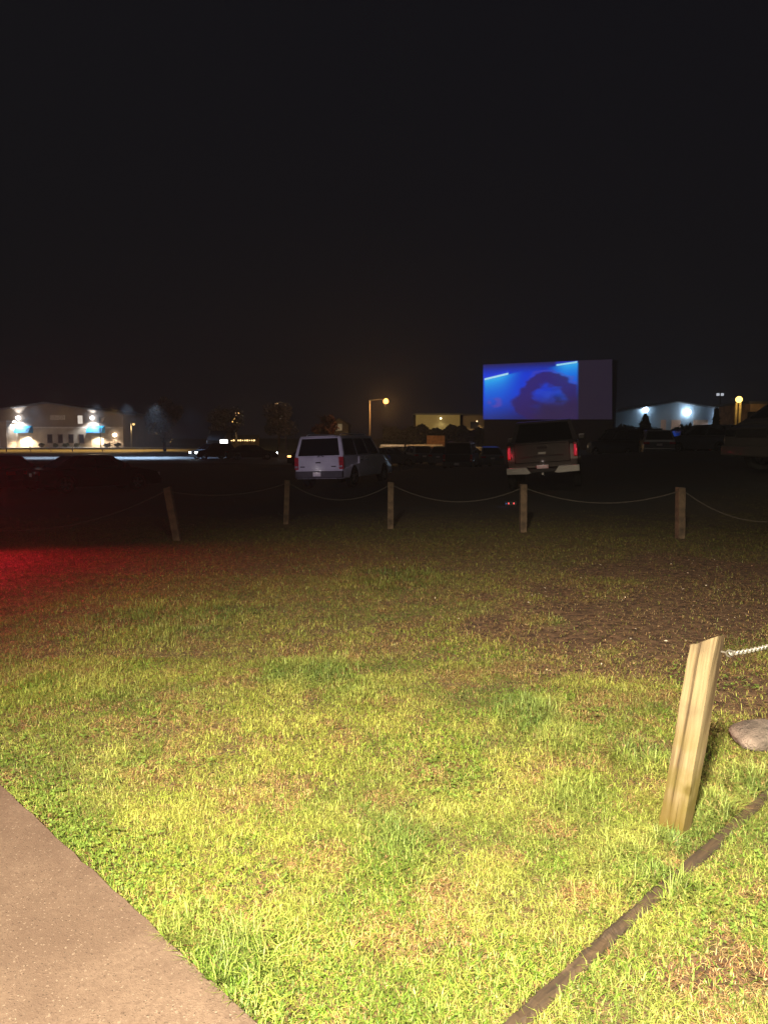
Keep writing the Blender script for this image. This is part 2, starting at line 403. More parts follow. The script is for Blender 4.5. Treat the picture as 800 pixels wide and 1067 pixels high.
    def pt(t, f, ln): return x+dx*h*ln*f+sx*w*t, y+dy*h*ln*f+sy*w*t, z0
    V = np.empty((n, 5, 3))
    up1 = .55*np.cos(np.minimum(l1, 1.2)); up2 = np.clip(1.0-.44*lean, .16, 1)
    up2 = np.where(clov & ~isdry, .9, up2)
    for i, (t, f, u) in enumerate(((-.8, 0, 0), (.8, 0, 0), (1., .42*np.sin(l1)+.1, up1), (-1., .42*np.sin(l1)+.1, up1), (0, 1., up2))):
        fl = f*np.where(i == 4, lean, 1) if i == 4 else f
        V[:, i, 0] = x+dx*h*fl+sx*w*t*.5; V[:, i, 1] = y+dy*h*fl+sy*w*t*.5; V[:, i, 2] = z0+h*u
    b = np.arange(n)*5
    F = np.stack([b, b+1, b+2, b+3], -1); Tt = np.stack([b+3, b+2, b+4], -1)
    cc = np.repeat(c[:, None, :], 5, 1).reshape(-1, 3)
    m, nt, o = newmat('grass_blades')
    at = node(nt, 'ShaderNodeAttribute'); at.attribute_name = 'tint'
    d = node(nt, 'ShaderNodeBsdfPrincipled', Roughness=.55); d.inputs['Specular IOR Level'].default_value = .35
    nt.links.new(at.outputs['Color'], d.inputs['Base Color'])
    tr = node(nt, 'ShaderNodeBsdfTranslucent'); nt.links.new(at.outputs['Color'], tr.inputs['Color'])
    ms = node(nt, 'ShaderNodeMixShader'); ms.inputs[0].default_value = .28
    nt.links.new(d.outputs[0], ms.inputs[1]); nt.links.new(tr.outputs[0], ms.inputs[2]); nt.links.new(ms.outputs[0], o.inputs['Surface'])
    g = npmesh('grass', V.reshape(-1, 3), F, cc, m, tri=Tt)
    print('blades', n)
    tag(structure(g, 'stuff'), 'patchy yellow green lawn grass with dry brown tufts', 'grass')
grass()

def clover():
    n = 60000; x = RNG.uniform(-2.6, 2.4, n); y = RNG.uniform(1.5, 5.0, n)
    de = -((x-a0.x)*nrm.x+(y-a0.y)*nrm.y); f = fbm(x, y, 2.6, 191)
    pr = np.maximum((1-sstep(.10, .55, de))*sstep(.34, .52, f)*(.35+.65*sstep(2.2, 2.9, y)), .8*sstep(.66, .74, f))
    keep = (de > .012) & (RNG.random(n) < pr*.30) & ~in_timber(x, y) & (np.abs(x) < .58*y+.6); x, y = x[keep], y[keep]; n = len(x)
    # three round leaflets to a stalk
    a0_ = RNG.random(n)*6.28; V = []; Fq = []; Cc = []; z = hgt(x, y)+.010+.022*RNG.random(n); r = .0045+.0035*RNG.random(n); tone = .7+.6*RNG.random((n, 1)); k0 = 0
    for j in range(3):
        a = a0_+j*2.094; tx, ty = np.cos(a), np.sin(a); lift = RNG.uniform(-.35, .5, n)
        P0 = np.stack([x, y, z], -1); d = np.stack([tx, ty, lift], -1); s_ = np.stack([-ty, tx, RNG.uniform(-.4, .4, n)], -1)
        q = np.stack([P0, P0+d*r[:, None]*1.1+s_*r[:, None]*.85, P0+d*r[:, None]*1.9, P0+d*r[:, None]*1.1-s_*r[:, None]*.85], 1).reshape(-1, 3)
        V.append(q); b = k0+np.arange(n)*4; Fq.append(np.stack([b, b+1, b+2, b+3], -1)); k0 += n*4; Cc.append(np.repeat((np.array([.120, .185, .034])*tone)[:, None], 4, 1).reshape(-1, 3))
    g = npmesh('clover', np.concatenate(V), np.concatenate(Fq), np.concatenate(Cc), bpy.data.materials['grass_blades'])
    tag(structure(g, 'stuff'), 'low round leaved clover growing along the concrete path edge', 'clover')
clover()
# little dead leaves and crumbs on the soil
def litter():
    n = 2600; x = RNG.uniform(-.3, 7, n*6); y = RNG.uniform(1.6, 11, n*6); keep = (soil(x, y) > .35) & (np.abs(x) < .6*y+.6) & ~in_timber(x, y)
    x, y = x[keep][:n], y[keep][:n]; n = len(x)
    V = np.empty((n, 4, 3)); a = RNG.random(n)*6.28; s = .006+.014*RNG.random(n)**2; tz = (RNG.random((n, 4))-.2)*.012
    for i in range(4):
        an = a+i*math.pi/2; k = s*(1 if i % 2 else .55)
        V[:, i, 0] = x+np.cos(an)*k; V[:, i, 1] = y+np.sin(an)*k; V[:, i, 2] = hgt(x, y)+.004+tz[:, i]
    b = np.arange(n)*4; q = RNG.random((n, 1)); c = np.where(q < .8, np.array([.085, .045, .025]), np.where(q < .96, np.array([.20, .13, .07]), np.array([.55, .48, .4])))
    m, nt, o = newmat('leaf_litter_colours'); at = node(nt, 'ShaderNodeAttribute'); at.attribute_name = 'tint'
    d = node(nt, 'ShaderNodeBsdfPrincipled', Roughness=.8); nt.links.new(at.outputs['Color'], d.inputs['Base Color']); nt.links.new(d.outputs[0], o.inputs['Surface'])
    g = npmesh('leaf_litter', V.reshape(-1, 3), np.stack([b, b+1, b+2, b+3], -1), np.repeat(c[:, None], 4, 1).reshape(-1, 3), m)
    tag(structure(g, 'stuff'), 'dead leaf crumbs scattered over the dark bare soil', 'leaf litter')
litter()

# ================================================================= fence posts and chains
def post_mat():
    m, nt, o = newmat('weathered_timber_post')
    tc = node(nt, 'ShaderNodeTexCoord'); mp = node(nt, 'ShaderNodeMapping'); mp.inputs['Scale'].default_value = (26, 26, 1.3); nt.links.new(tc.outputs['Object'], mp.inputs[0])
    n1 = node(nt, 'ShaderNodeTexNoise', Scale=1.0, Detail=7.0, Roughness=.65); nt.links.new(mp.outputs[0], n1.inputs[0])
    n2 = node(nt, 'ShaderNodeTexNoise', Scale=4.5, Detail=5.0); nt.links.new(tc.outputs['Object'], n2.inputs[0])
    sp = node(nt, 'ShaderNodeSeparateXYZ'); nt.links.new(tc.outputs['Object'], sp.inputs[0]); Z = X(nt, sp.outputs['Z'])
    a, b_ = X(nt, n1.outputs['Fac']), X(nt, n2.outputs['Fac'])
    c = mix(nt, a.sm(.32, .66), (.060, .040, .020), (.175, .138, .082))
    c = mix(nt, a.sm(.43, .34)*.85, c, (.035, .022, .012)); c = mix(nt, b_.sm(.50, .70)*.45, c, (.055, .042, .03))
    mp3 = node(nt, 'ShaderNodeMapping'); mp3.inputs['Scale'].default_value = (48, 48, .9); nt.links.new(tc.outputs['Object'], mp3.inputs[0]); n3 = node(nt, 'ShaderNodeTexNoise', Scale=1.0, Detail=3.0); nt.links.new(mp3.outputs[0], n3.inputs[0]); cr = X(nt, n3.outputs['Fac']).sm(.375, .34)
    c = mix(nt, cr*.55, c, (.022, .014, .008))
    kn = node(nt, 'ShaderNodeTexVoronoi', Scale=5.5); nt.links.new(tc.outputs['Object'], kn.inputs['Vector']); c = mix(nt, X(nt, kn.outputs['Distance']).sm(.16, .06)*.8, c, (.040, .022, .012))
    c = mix(nt, (Z+(b_-.5)*.5).sm(.52, .24)*.8*b_.sm(.35, .58), c, (.072, .060, .006))
    c = mix(nt, (Z+(b_-.5)*.2).sm(.18, .04)*.6, c, (.075, .052, .010))
    d = node(nt, 'ShaderNodeBsdfPrincipled', Roughness=.85); d.inputs['Specular IOR Level'].default_value = .2; nt.links.new(c, d.inputs['Base Color'])
    bp = node(nt, 'ShaderNodeBump', Strength=.7, Distance=.006); nt.links.new((a-cr*.6).s, bp.inputs['Height']); nt.links.new(bp.outputs[0], d.inputs['Normal'])
    nt.links.new(d.outputs[0], o.inputs['Surface']); return m
dullc = mat('dimmed_chain_metal', (.075, .065, .055), .8, .2, scale=20)  # dimness of the far chains is put into the colour; eye screws share it
PM = post_mat()
PMD = mat('dimmed_far_post', (.105, .068, .042), .9, var=.35, scale=9, bump=.6); galv = mat('galvanised_steel', (.36, .35, .33), .5, .6, scale=30)  # far posts are the same timber, their dimness put into the colour
def fence_post(loc, w, dpt, hgt_, yaw, leanx, leany, label, cutL=.0, cutR=.0, hole=False):
    e = (Matrix.Rotation(leanx, 4, 'Y') @ Matrix.Rotation(leany, 4, 'X') @ Rz(yaw)).to_euler()
    t = thing('fence_post', label, 'post', loc, e, 'wooden posts of the chain fence')
    bm = bmesh.new(); n = 16; prev = None
    cs = [(-w/2, -dpt/2), (-w/4, -dpt/2), (w/4, -dpt/2), (w/2, -dpt/2), (w/2, 0), (w/2, dpt/2), (0, dpt/2), (-w/2, dpt/2), (-w/2, 0)]
    for i in range(n+1):
        z0 = -.15+i/n*(hgt_+.15)
        ring = []
        for k, (cx, cy) in enumerate(cs):
            z = z0
            if i == n: z = hgt_-(cutL*(.5-cx/w)+cutR*(.5+cx/w))
            j = .0009*math.sin(z0*7+k*2.3)+random.uniform(-.0008, .0008); sc_ = 1-(.02*i/n)
            ring.append(bm.verts.new((cx*sc_+j, cy*sc_+j*.7, z)))
        if prev:
            for k in range(len(cs)): bm.faces.new([prev[k], prev[(k+1) % len(cs)], ring[(k+1) % len(cs)], ring[k]])
        prev = ring
    bm.faces.new(prev)
    vert = [e for e in bm.edges if abs(e.verts[0].co.z-e.verts[1].co.z) > .03 and abs(abs(e.verts[0].co.x)-w/2) < .008 and abs(abs(e.verts[0].co.y)-dpt/2) < .008]
    bmesh.ops.bevel(bm, geom=vert, offset=.005, segments=1, affect='EDGES')
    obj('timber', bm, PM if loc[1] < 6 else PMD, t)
    return t
def eye_screw(t, at, d):
    bm = bmesh.new(); at = Vector(at); d = Vector(d).normalized()
    tube(bm, [at-d*.03, at+d*.022], .004, 6)
    a = d.cross(Vector((0, 0, 1))).normalized(); c = at+d*.034
    tube(bm, [c+(d*math.cos(k*math.pi/5)+Vector((0, 0, 1))*math.sin(k*math.pi/5))*.013 for k in range(11)], .0035, 5, False)
    return obj('eye_screw', bm, dullc, t)
def chain(p0, p1, sag, label, mm=None, wire=.0032, ll=.036, lw=.024):
    p0, p1 = Vector(p0), Vector(p1); n = 200; pts = []
    for i in range(n+1):
        u = i/n; p = p0.lerp(p1, u); p.z -= sag*4*u*(1-u); pts.append(p)
    bm = bmesh.new(); acc = 0; nxt = 0; k = 0; pitch = ll-2*wire*1.3
    for i in range(n):
        seg = (pts[i+1]-pts[i]).length
        while nxt <= acc+seg:
            c = pts[i].lerp(pts[i+1], (nxt-acc)/seg); t = (pts[i+1]-pts[i]).normalized()
            s = t.cross(Vector((0, 0, 1))).normalized(); q = s.cross(t)
            ang = R(45+random.uniform(-14, 14)) if k % 2 else R(-45+random.uniform(-14, 14))
            a = s*math.cos(ang)+q*math.sin(ang)
            ring = []
            for j in range(8):
                th = j*math.pi/4; ring.append(c+t*(ll/2-wire)*math.copysign(abs(math.cos(th))**.75, math.cos(th))+a*(lw/2-wire)*math.copysign(abs(math.sin(th))**.75, math.sin(th)))
            nb = a.cross(t); rv = []
            for j, pnt in enumerate(ring):
                o_ = (pnt-c).normalized()
                rv.append([bm.verts.new(pnt+(o_*math.cos(w)+nb*math.sin(w))*wire) for w in (0, math.pi/2, math.pi, 1.5*math.pi)])
            for j in range(8):
                for w in range(4): bm.faces.new([rv[j][w], rv[(j+1) % 8][w], rv[(j+1) % 8][(w+1) % 4], rv[j][(w+1) % 4]])
            nxt += pitch; k += 1
        acc += seg
    o = obj('chain', bm, mm or dullc, smooth=True)
    return tag(o, label, 'chain', 'sagging fence chains')
def far_post(px, pyb, pxt, pyt, w, label, yaw=0.0, cut=(0, 0)):
    b = G(px, pyb); d = b.y; tp = P(pxt, pyt, d)
    h = tp.z-b.z; leanx = math.atan2(tp.x-b.x, h)
    return fence_post((b.x, b.y, b.z), w*.86, w*.8, (tp-b).length, yaw, leanx, 0, label, *cut), b, tp
p1, b1, q1 = far_post(185, 563, 174.5, 507.5, .125, 'leftmost far fence post, leaning left and tinted red', 0, (.012, 0))
p2, b2, q2 = far_post(298, 546, 299.5, 500, .110, 'upright far fence post left of the white wagon', .1)
p3, b3, q3 = far_post(406.5, 551, 407, 502, .120, 'far fence post just right of the white wagon', .05, (0, .01))
p4, b4, q4 = far_post(544.5, 554.5, 545, 504.5, .125, 'dim far fence post in front of the pickup tailgate', .08)
p5, b5, q5 = far_post(708, 561, 708.5, 507.5, .135, 'rightmost far fence post, upright with tan face', .2, (0, .01))
# near leaning post
nb = G(705, 870); nb.y += .03
npost = fence_post((nb.x, nb.y, nb.z), .100, .076, .835, R(-50), R(7.3), 0, 'large leaning near fence post with slanted top and mossy base', .070, .0)
eye_at = Vector((.060, .0, .768)); eye_screw(npost, (.046, .022, .768), (1, .5, 0))
bpy.context.view_layer.update()
pe = npost.matrix_world @ Vector((.080, .039, .768))
# posts of the same run that stand just outside the picture carry the chain ends
g6 = Vector((3.75, 5.35, 0)); g7 = Vector((-7.4, 10.4, 0)); g8 = Vector((6.9, 10.9, 0))
fence_post(g6, .12, .09, .80, .5, -.04, 0, 'fence post beyond the right edge holding the near chain', .02, 0)
fence_post(g7, .12, .11, .80, 0, .02, 0, 'fence post beyond the left edge holding the low chain')
fence_post(g8, .12, .11, .80, .2, .0, 0, 'fence post beyond the right edge in the far row')
chain(pe, g6+Vector((-.07, -.02, .72)), .14, 'near white chain hooked to the large leaning post', galv)
def ctop(q, dx): return Vector((q.x+dx, q.y-.01, q.z-.075))
chain(g7+Vector((.06, 0, .72)), ctop(q1, -.05), .52, 'low hanging chain left of the red tinted post')
chain(ctop(q1, .06), ctop(q2, -.05), .12, 'chain strung between the two leftmost far posts')
chain(ctop(q2, .06), ctop(q3, -.05), .27, 'chain sagging in front of the white wagon')
chain(ctop(q3, .06), ctop(q4, -.05), .25, 'chain sagging left of the dim post by the pickup')
chain(ctop(q4, .06), ctop(q5, -.05), .21, 'chain between the dim post and rightmost far post')
chain(ctop(q5, .07), g8+Vector((-.06, 0, .72)), .42, 'chain dropping right of the rightmost far post')

# ================================================================= rock
bm = bmesh.new(); bmesh.ops.create_icosphere(bm, subdivisions=4, radius=1)
from mathutils import noise
for v in bm.verts:
    c = v.co.copy(); k = 1+.22*noise.noise(c*1.4+Vector((3, 1, 2)))+.08*noise.noise(c*4.5)+.03*noise.noise(c*13)
    v.co = Vector((c.x*.20*k, c.y*.15*k, c.z*.085*k))
rg = G(800, 780); rk = obj('rock', bm, mat('grey_fieldstone', (.155, .120, .105), .9, var=.4, scale=10, bump=.9), smooth=True)
rk.location = (rg.x+.04, rg.y+.08, .026); rk.rotation_euler = (0, 0, .35); tag(rk, 'grey rough rock on bare soil at the right edge', 'rock')

# ================================================================= vehicles
tyre_m = mat('tyre_rubber', (.022, .021, .02), .85, scale=8); rim_m = mat('alloy_rim', (.30, .30, .31), .35, .8, scale=5)
glass_m = mat('dark_tinted_glass', (.010, .011, .013), .06, 0, var=.05, spec=.6)
chrome_m = mat('chrome_trim', (.22, .205, .20), .3, 1.0, var=.05)
black_m = mat('black_plastic', (.02, .02, .02), .55, scale=9)
red_m = mat('red_lens_unlit', (.55, .02, .03), .22, 0, var=.12, coat=.6)
plate_m = mat('number_plate_face', (.78, .72, .70), .45, scale=20, var=.10)
lens_m = mat('clear_headlight_lens', (.55, .56, .58), .12, .3, var=.1)
paint = {k: mat(k+'_paint', c, .28, mt, var=.06, coat=.5) for k, c, mt in
         (('white', (.78, .77, .76), 0), ('graphite', (.022, .014, .014), .5), ('black', (.012, .012, .014), 0), ('navy', (.016, .018, .03), .2), ('brown', (.060, .048, .036), .3), ('silver', (.20, .20, .20), .5), ('grey', (.085, .078, .070), .3))}
red_e = emit('red_tail_lamp_lit', (1, .05, .09), .42); red_d = emit('red_tail_lamp_dim', (1, .05, .10), .07); white_e = emit('headlamp_lit', (.80, .90, 1), 30)
amber_e = emit('amber_lamp_lit', (1, .42, .12), 5)
SPEC = {
 'suv':   dict(L=5.2, W=2.0, gc=.36, hood=1.12, belt=1.16, roof=1.90, r=.39, wr=-1.62, wf=1.55, g0=(-2.57, 1.35), g1=(-2.40, .62), tw=.80),
 'van':   dict(L=4.9, W=1.98, gc=.32, hood=1.10, belt=1.20, roof=1.93, r=.36, wr=-1.50, wf=1.48, g0=(-2.43, 1.85), g1=(-2.25, .85), tw=.80),
 'sedan': dict(L=4.7, W=1.82, gc=.22, hood=.86, belt=.93, roof=1.42, r=.32, wr=-1.40, wf=1.38, g0=(-1.75, 1.18), g1=(-.98, .42), tw=.72),
 'pickup':dict(L=5.8, W=2.04, gc=.48, hood=1.28, belt=1.32, roof=1.96, r=.42, wr=-1.82, wf=1.82, g0=(-.95, 1.62), g1=(-.72, .85), tw=.78),
 'hatch': dict(L=4.2, W=1.78, gc=.25, hood=.92, belt=.98, roof=1.55, r=.32, wr=-1.28, wf=1.30, g0=(-2.02, 1.20), g1=(-1.62, .45), tw=.74),
}
def quad_on(t, name, c, inset, m, thick=.015, off=.004): return obj(name, quadslab(c, inset, thick, off), m, t)
def car(kind, pm, name, label, cat, loc, head, roll=0.0, group='cars parked in the lot', tail=red_m, headm=lens_m, detail=True, pitch=0.0):
    s = SPEC[kind]; L, W, gc, hood, belt, roof, r, wr, wf = (s[k] for k in ('L', 'W', 'gc', 'hood', 'belt', 'roof', 'r', 'wr', 'wf'))
    t = thing(name, label, cat, loc, (pitch, roll, -head), group)
    h = L/2; pts = []
    rear_top = belt if kind != 'sedan' else belt-.02
    pts += [(-h+.06, gc), (-h, gc+.16), (-h, gc+.34), (-h+.03, rear_top-.10), (-h+.09, rear_top)]
    pts += [(s['g0'][1], belt), (s['g0'][1]+.1, hood+.03), (h-.45, hood-.03), (h-.14, hood-.12), (h-.02, hood-.30), (h, gc+.28), (h-.05, gc)]
    for wc in (wf, wr):
        ar = r+.065; a0_ = math.asin(max(-1, (gc-r)/ar))
        pts.append((wc+ar*math.cos(a0_), gc))
        for i in range(1, 12):
            a = a0_+(math.pi-2*a0_)*i/12; pts.append((wc+ar*math.cos(a), r+ar*math.sin(a)))
        pts.append((wc-ar*math.cos(a0_), gc))
    bm = prism(pts, 'x', -W/2, W/2, .035)
    for v in bm.verts:
        e = max(0, abs(v.co.y)-(h-.75))/.75; v.co.x *= 1-.085*e*e
        v.co.x *= 1-.035*max(0, (v.co.z-gc-.35))
    obj('body', bm, pm, t)
    # greenhouse
    y0, y1 = s['g0']; u0, u1 = s['g1']; wb = W/2*.955; wt = W/2*s['tw']
    zb, zr = belt-.01, roof
    C = {}
    for k, (yy, xx, zz) in {'rlb': (y0, -wb, zb), 'rrb': (y0, wb, zb), 'flb': (y1, -wb, zb), 'frb': (y1, wb, zb),
                            'rlt': (u0, -wt, zr-.03), 'rrt': (u0, wt, zr-.03), 'flt': (u1, -wt, zr-.02), 'frt': (u1, wt, zr-.02)}.items(): C[k] = Vector((xx, yy, zz))
    bm = bmesh.new(); vv = {k: bm.verts.new(c) for k, c in C.items()}
    ml, mr = bm.verts.new((-wt, (u0+u1)/2, zr)), bm.verts.new((wt, (u0+u1)/2, zr))
    for f in (('rlb', 'flb', 'frb', 'rrb'), ('rlb', 'rrb', 'rrt', 'rlt'), ('frb', 'flb', 'flt', 'frt')): bm.faces.new([vv[k] for k in f])
    bm.faces.new([vv['flb'], vv['rlb'], vv['rlt'], ml, vv['flt']]); bm.faces.new([vv['rrb'], vv['frb'], vv['frt'], mr, vv['rrt']])
    bm.faces.new([vv['rlt'], vv['rrt'], mr, ml]); bm.faces.new([ml, mr, vv['frt'], vv['flt']])
    bmesh.ops.bevel(bm, geom=bm.edges[:], offset=.028, segments=2, affect='EDGES')
    obj('cabin', bm, pm, t)
    quad_on(t, 'rear_window', [C['rlb'], C['rrb'], C['rrt'], C['rlt']], (.07, .05, .07, .10), glass_m)
    quad_on(t, 'windshield', [C['frb'], C['flb'], C['flt'], C['frt']], (.06, .03, .06, .07), glass_m)
    cuts = {'suv': [(.035, .33), (.355, .64), (.665, .93)], 'sedan': [(.16, .50), (.53, .86)], 'pickup': [(.06, .46), (.49, .91)], 'van': [(.03, .30), (.33, .60), (.63, .90)], 'hatch': [(.12, .50), (.53, .90)]}[kind]
    for sd in (1, -1):
        q = [C['rrb'], C['frb'], C['frt'], C['rrt']] if sd > 0 else [C['flb'], C['rlb'], C['rlt'], C['flt']]
        for a, b in cuts:
            ins = (a, .05, 1-b, .13) if sd > 0 else (1-b, .05, a, .13)
            quad_on(t, 'side_window', q, ins, glass_m)
    # wheels
    for wy in (wr, wf):
        for sd in (1, -1):
            w = bpy.data.objects.new('wheel', None); COL.objects.link(w); w.parent = t; w.location = (sd*(W/2-.13), wy, r)
            bm = bmesh.new(); prof = [(-.11, r*.62), (-.115, r*.92), (-.09, r), (.09, r), (.115, r*.92), (.11, r*.62)]; n = 24; rg_ = []
            for i in range(n):
                a = i*2*math.pi/n; rg_.append([bm.verts.new((p_[0], p_[1]*math.cos(a), p_[1]*math.sin(a))) for p_ in prof])
            for i in range(n):
                for k in range(len(prof)): bm.faces.new([rg_[i][k], rg_[(i+1) % n][k], rg_[(i+1) % n][(k+1) % len(prof)], rg_[i][(k+1) % len(prof)]])
            obj('tyre', bm, tyre_m, w, True)
            bm = bmesh.new(); rr_ = r*.62
            for i in range(n):                       # rim barrel
                pass
            ring = [[bm.verts.new((x_, rr_*math.cos(i*2*math.pi/n), rr_*math.sin(i*2*math.pi/n))) for i in range(n)] for x_ in (-.1*sd, .1*sd)]
            for i in range(n): bm.faces.new([ring[0][i], ring[0][(i+1) % n], ring[1][(i+1) % n], ring[1][i]])
            box(bm, min(.02*sd, .03*sd), max(.02*sd, .03*sd), -rr_*.98, rr_*.98, -.02, .02)
            for k in range(5):
                a = k*2*math.pi/5; M = Matrix.Rotation(a, 4, 'X'); box(bm, min(.07*sd, .095*sd), max(.07*sd, .095*sd), -.03, .03, .02, rr_*.98, 0, M)
            bmesh.ops.create_cone(bm, cap_ends=True, segments=12, radius1=.07, radius2=.05, depth=.05, matrix=Tr((.085*sd, 0, 0)) @ Matrix.Rotation(math.pi/2, 4, 'Y'))
            obj('rim', bm, rim_m, w)
    yr = -h
    bw = W/2*.93
    # bumpers, lamps, plate
    if kind == 'pickup':
        for sd in (1, -1):                            # bright bumper ends either side of a dark step
            x0, x1 = (.30, .95) if sd > 0 else (-.95, -.30)
            pl = [(.30, -.20), (.42, -.02), (.97, -.02), (.97, -.20), (.42, -.22)]
            bm = prism([(sd*a, .68+b) for a, b in pl], 'y', yr-.14, yr-.01, .012)
            obj('bumper_end', bm, chrome_m, t)
        obj('bumper_step', B(-.40, .40, yr-.12, yr, .50, .60, .012), black_m, t)
        obj('number_plate', B(-.155, .155, yr-.085, yr-.07, .545+.055, .70, .003), plate_m, t)
        tg = obj('tailgate', B(-.74, .74, yr-.035, yr+.02, .76, 1.30, .02), pm, t)
        for sd in (1, -1):
            x0, x1 = sorted((sd*.83, sd*.935)); tl = obj('taillight', B(x0, x1, yr-.03, yr+.07, .88, 1.26, .02), red_m, t)
            x0, x1 = sorted((sd*.845, sd*.90)); obj('lit_strip', B(x0, x1, yr-.036, yr-.029, .92, 1.20, .002), tail, tl)
        obj('spoiler_lip', B(-.72, .72, yr-.055, yr+.02, 1.265, 1.315, .012), pm, tg)
        obj('handle', B(-.13, .13, yr-.05, yr-.03, 1.13, 1.19, .006), black_m, tg)
        obj('trim_strip', prism([(-.60, .90), (.60, .93), (.50, .965), (-.48, .945)], 'y', yr-.048, yr-.034, .004), black_m, tg)
        obj('emblem', B(-.10, .10, yr-.045, yr-.034, .99, 1.05, .004), chrome_m, tg)
        obj('bed_cover', B(-.86, .86, yr+.10, -1.05, belt-.005, belt+.012, .004), black_m, t)
        obj('tow_hitch', B(-.035, .035, yr-.26, yr-.05, .43, .50, .008), chrome_m, t)
    else:
        obj('rear_bumper', B(-bw, bw, yr-.06, yr+.10, gc+.02, gc+.28, .03), pm if kind != 'suv' else mat_bump, t)
        if kind == 'suv':
            tg = obj('tailgate', B(-.78, .78, yr-.03, yr+.04, gc+.32, belt-.02, .018), pm, t)
            obj('number_plate', B(-.155-.05, .155-.05, yr-.075, yr-.062, gc+.09, gc+.24, .003), plate_m, t)
            for x_ in (-.62, .60): obj('badge', B(x_-.09, x_+.09, yr-.037, yr-.030, gc+.42, gc+.455), black_m, tg)
            obj('handle', B(-.10, .10, yr-.045, yr-.03, gc+.56, gc+.60, .006), black_m, tg)
            obj('wiper', T([(-.02, yr-.05, belt-.02), (.10, yr-.045, belt+.045), (.22, yr-.045, belt-.01)], .012, 5), black_m, t)
            for sd in (1, -1):
                x0, x1 = sorted((sd*.80, sd*.945)); tl = obj('taillight', B(x0, x1, yr-.02, yr+.08, gc+.34, belt-.03, .015), tail, t)
                xa, xb = sorted((sd*.815, sd*.93))
                obj('reversing_lens', B(xa, xb, yr-.028, yr-.019, gc+.40, gc+.47, .003), lens_m, tl)
                obj('lens_divider', B(xa, xb, yr-.026, yr-.019, gc+.585, gc+.600), black_m, tl)
            sp_ = obj('roof_spoiler', B(-.70, .70, y0+.03, u0+.12, roof-.05, roof-.01, .012), pm, t)
            for sd in (1, -1): obj('roof_rail', T([(sd*.66, -2.1, roof+.01), (sd*.66, -2.0, roof+.06), (sd*.66, .3, roof+.06), (sd*.66, .42, roof+.01)], .018, 6), pm, t)
        else:
            obj('number_plate', B(-.155, .155, yr-.015, yr-.002, gc+.40, gc+.53, .003), plate_m, t)
            for sd in (1, -1):
                x0, x1 = sorted((sd*.52, sd*.84)); obj('taillight', B(x0, x1, yr-.01, yr+.10, belt-.24, belt-.10, .02), tail, t)
    for sd in (1, -1):
        x0, x1 = sorted((sd*W*.27, sd*W*.43)); obj('headlight', B(x0, x1, h-.12, h+.005, hood-.32, hood-.16, .02), headm, t)
        x0, x1 = sorted((sd*(W/2-.02), sd*(W/2+.20))); ym = s['g0'][1]-.30
        obj('wing_mirror', B(x0, x1, ym-.05, ym+.07, belt+.0, belt+.17, .03), chrome_m if kind == 'pickup' else black_m, t)
    obj('grille', B(-W*.24, W*.24, h-.06, h+.012, hood-.34, hood-.15, .01), chrome_m if kind in ('pickup', 'suv') else black_m, t)
    if kind != 'suv' or True: obj('front_bumper', B(-bw, bw, h-.08, h+.05, gc+.02, gc+.26, .03), chrome_m if kind == 'pickup' else pm, t)
    if detail:
        spans = [(y0+.95, y0+1.95), (y0+1.98, s['g0'][1]-.12)] if kind == 'suv' else [(s['g0'][0]+.12, (s['g0'][0]+s['g0'][1])/2), ((s['g0'][0]+s['g0'][1])/2+.03, s['g0'][1]-.15)]
        for sd in (1, -1):
            for a, b in spans:
                a_ = max(a, wr+r+.10); b_ = min(b, wf-r-.10); xw = W/2*.985
                x0, x1 = sorted((sd*(xw-.06), sd*(xw+.012)))
                dr = obj('door', B(x0, x1, a_, b_, gc+.10, belt-.05, .012), pm, t)
                x0, x1 = sorted((sd*(xw+.012), sd*(xw+.035))); obj('handle', B(x0, x1, a_+.08, a_+.26, belt-.20, belt-.165, .006), black_m, dr)
    return t
mat_bump = mat('grey_bumper_plastic', (.10, .095, .095), .6, scale=6)

# the white wagon and the dark pickup
wx, wy = G(335, 507).x, 28.6
SUVH = R(20)
car('suv', paint['white'], 'station_wagon', 'white large station wagon parked rear towards the fence', 'car', (-1.42, 28.9, H(-1.5, 28.5)-.02), SUVH, R(-2.0), None, tail=red_d)
car('pickup', paint['graphite'], 'pickup_truck', 'dark pickup truck below the movie screen, chrome bumper ends', 'pickup truck', (5.05, 22.9, H(4.6, 21)+.02), R(14), R(-4.0), None, tail=red_e)
# big car cropped by the right edge, front towards the left
car('van', paint['grey'], 'passenger_van', 'dim grey passenger van cut off by the right edge, slanted windshield', 'van', (10.5, 17.0, H(9.8, 17)+.06), R(-103), 0, None, headm=glass_m)
# dark cars, left
car('sedan', paint['black'], 'sedan_car', 'black sedan with pale number plate in front of the lit building', 'car', (-11.35, 29.0, H(-11.3, 29)), R(48), 0)
sed2 = car('sedan', paint['navy'], 'sedan_car', 'dark sedan cropped by the left edge of the photo', 'car', (-15.6, 29.4, H(-15.6, 29.4)), R(-60), 0)
c3 = car('hatch', paint['black'], 'hatchback_car', 'small car with both headlights lit beside the lit lane', 'car', (P(222, 470, 72).x, 72, H(-17, 72)), R(-130), 0, headm=white_e, detail=False)
c4 = car('sedan', paint['black'], 'sedan_car', 'black car in front of the lit kiosk with one white headlight on', 'car', (P(262, 470, 70).x, 70, H(-12, 70)), R(72), 0, headm=white_e, detail=False)
c5 = car('sedan', paint['navy'], 'sedan_car', 'dark car behind the white wagon showing a lit red tail lamp', 'car', (P(325, 470, 60).x, 60, H(-6, 60)), R(25), 0, tail=amber_e, detail=False)
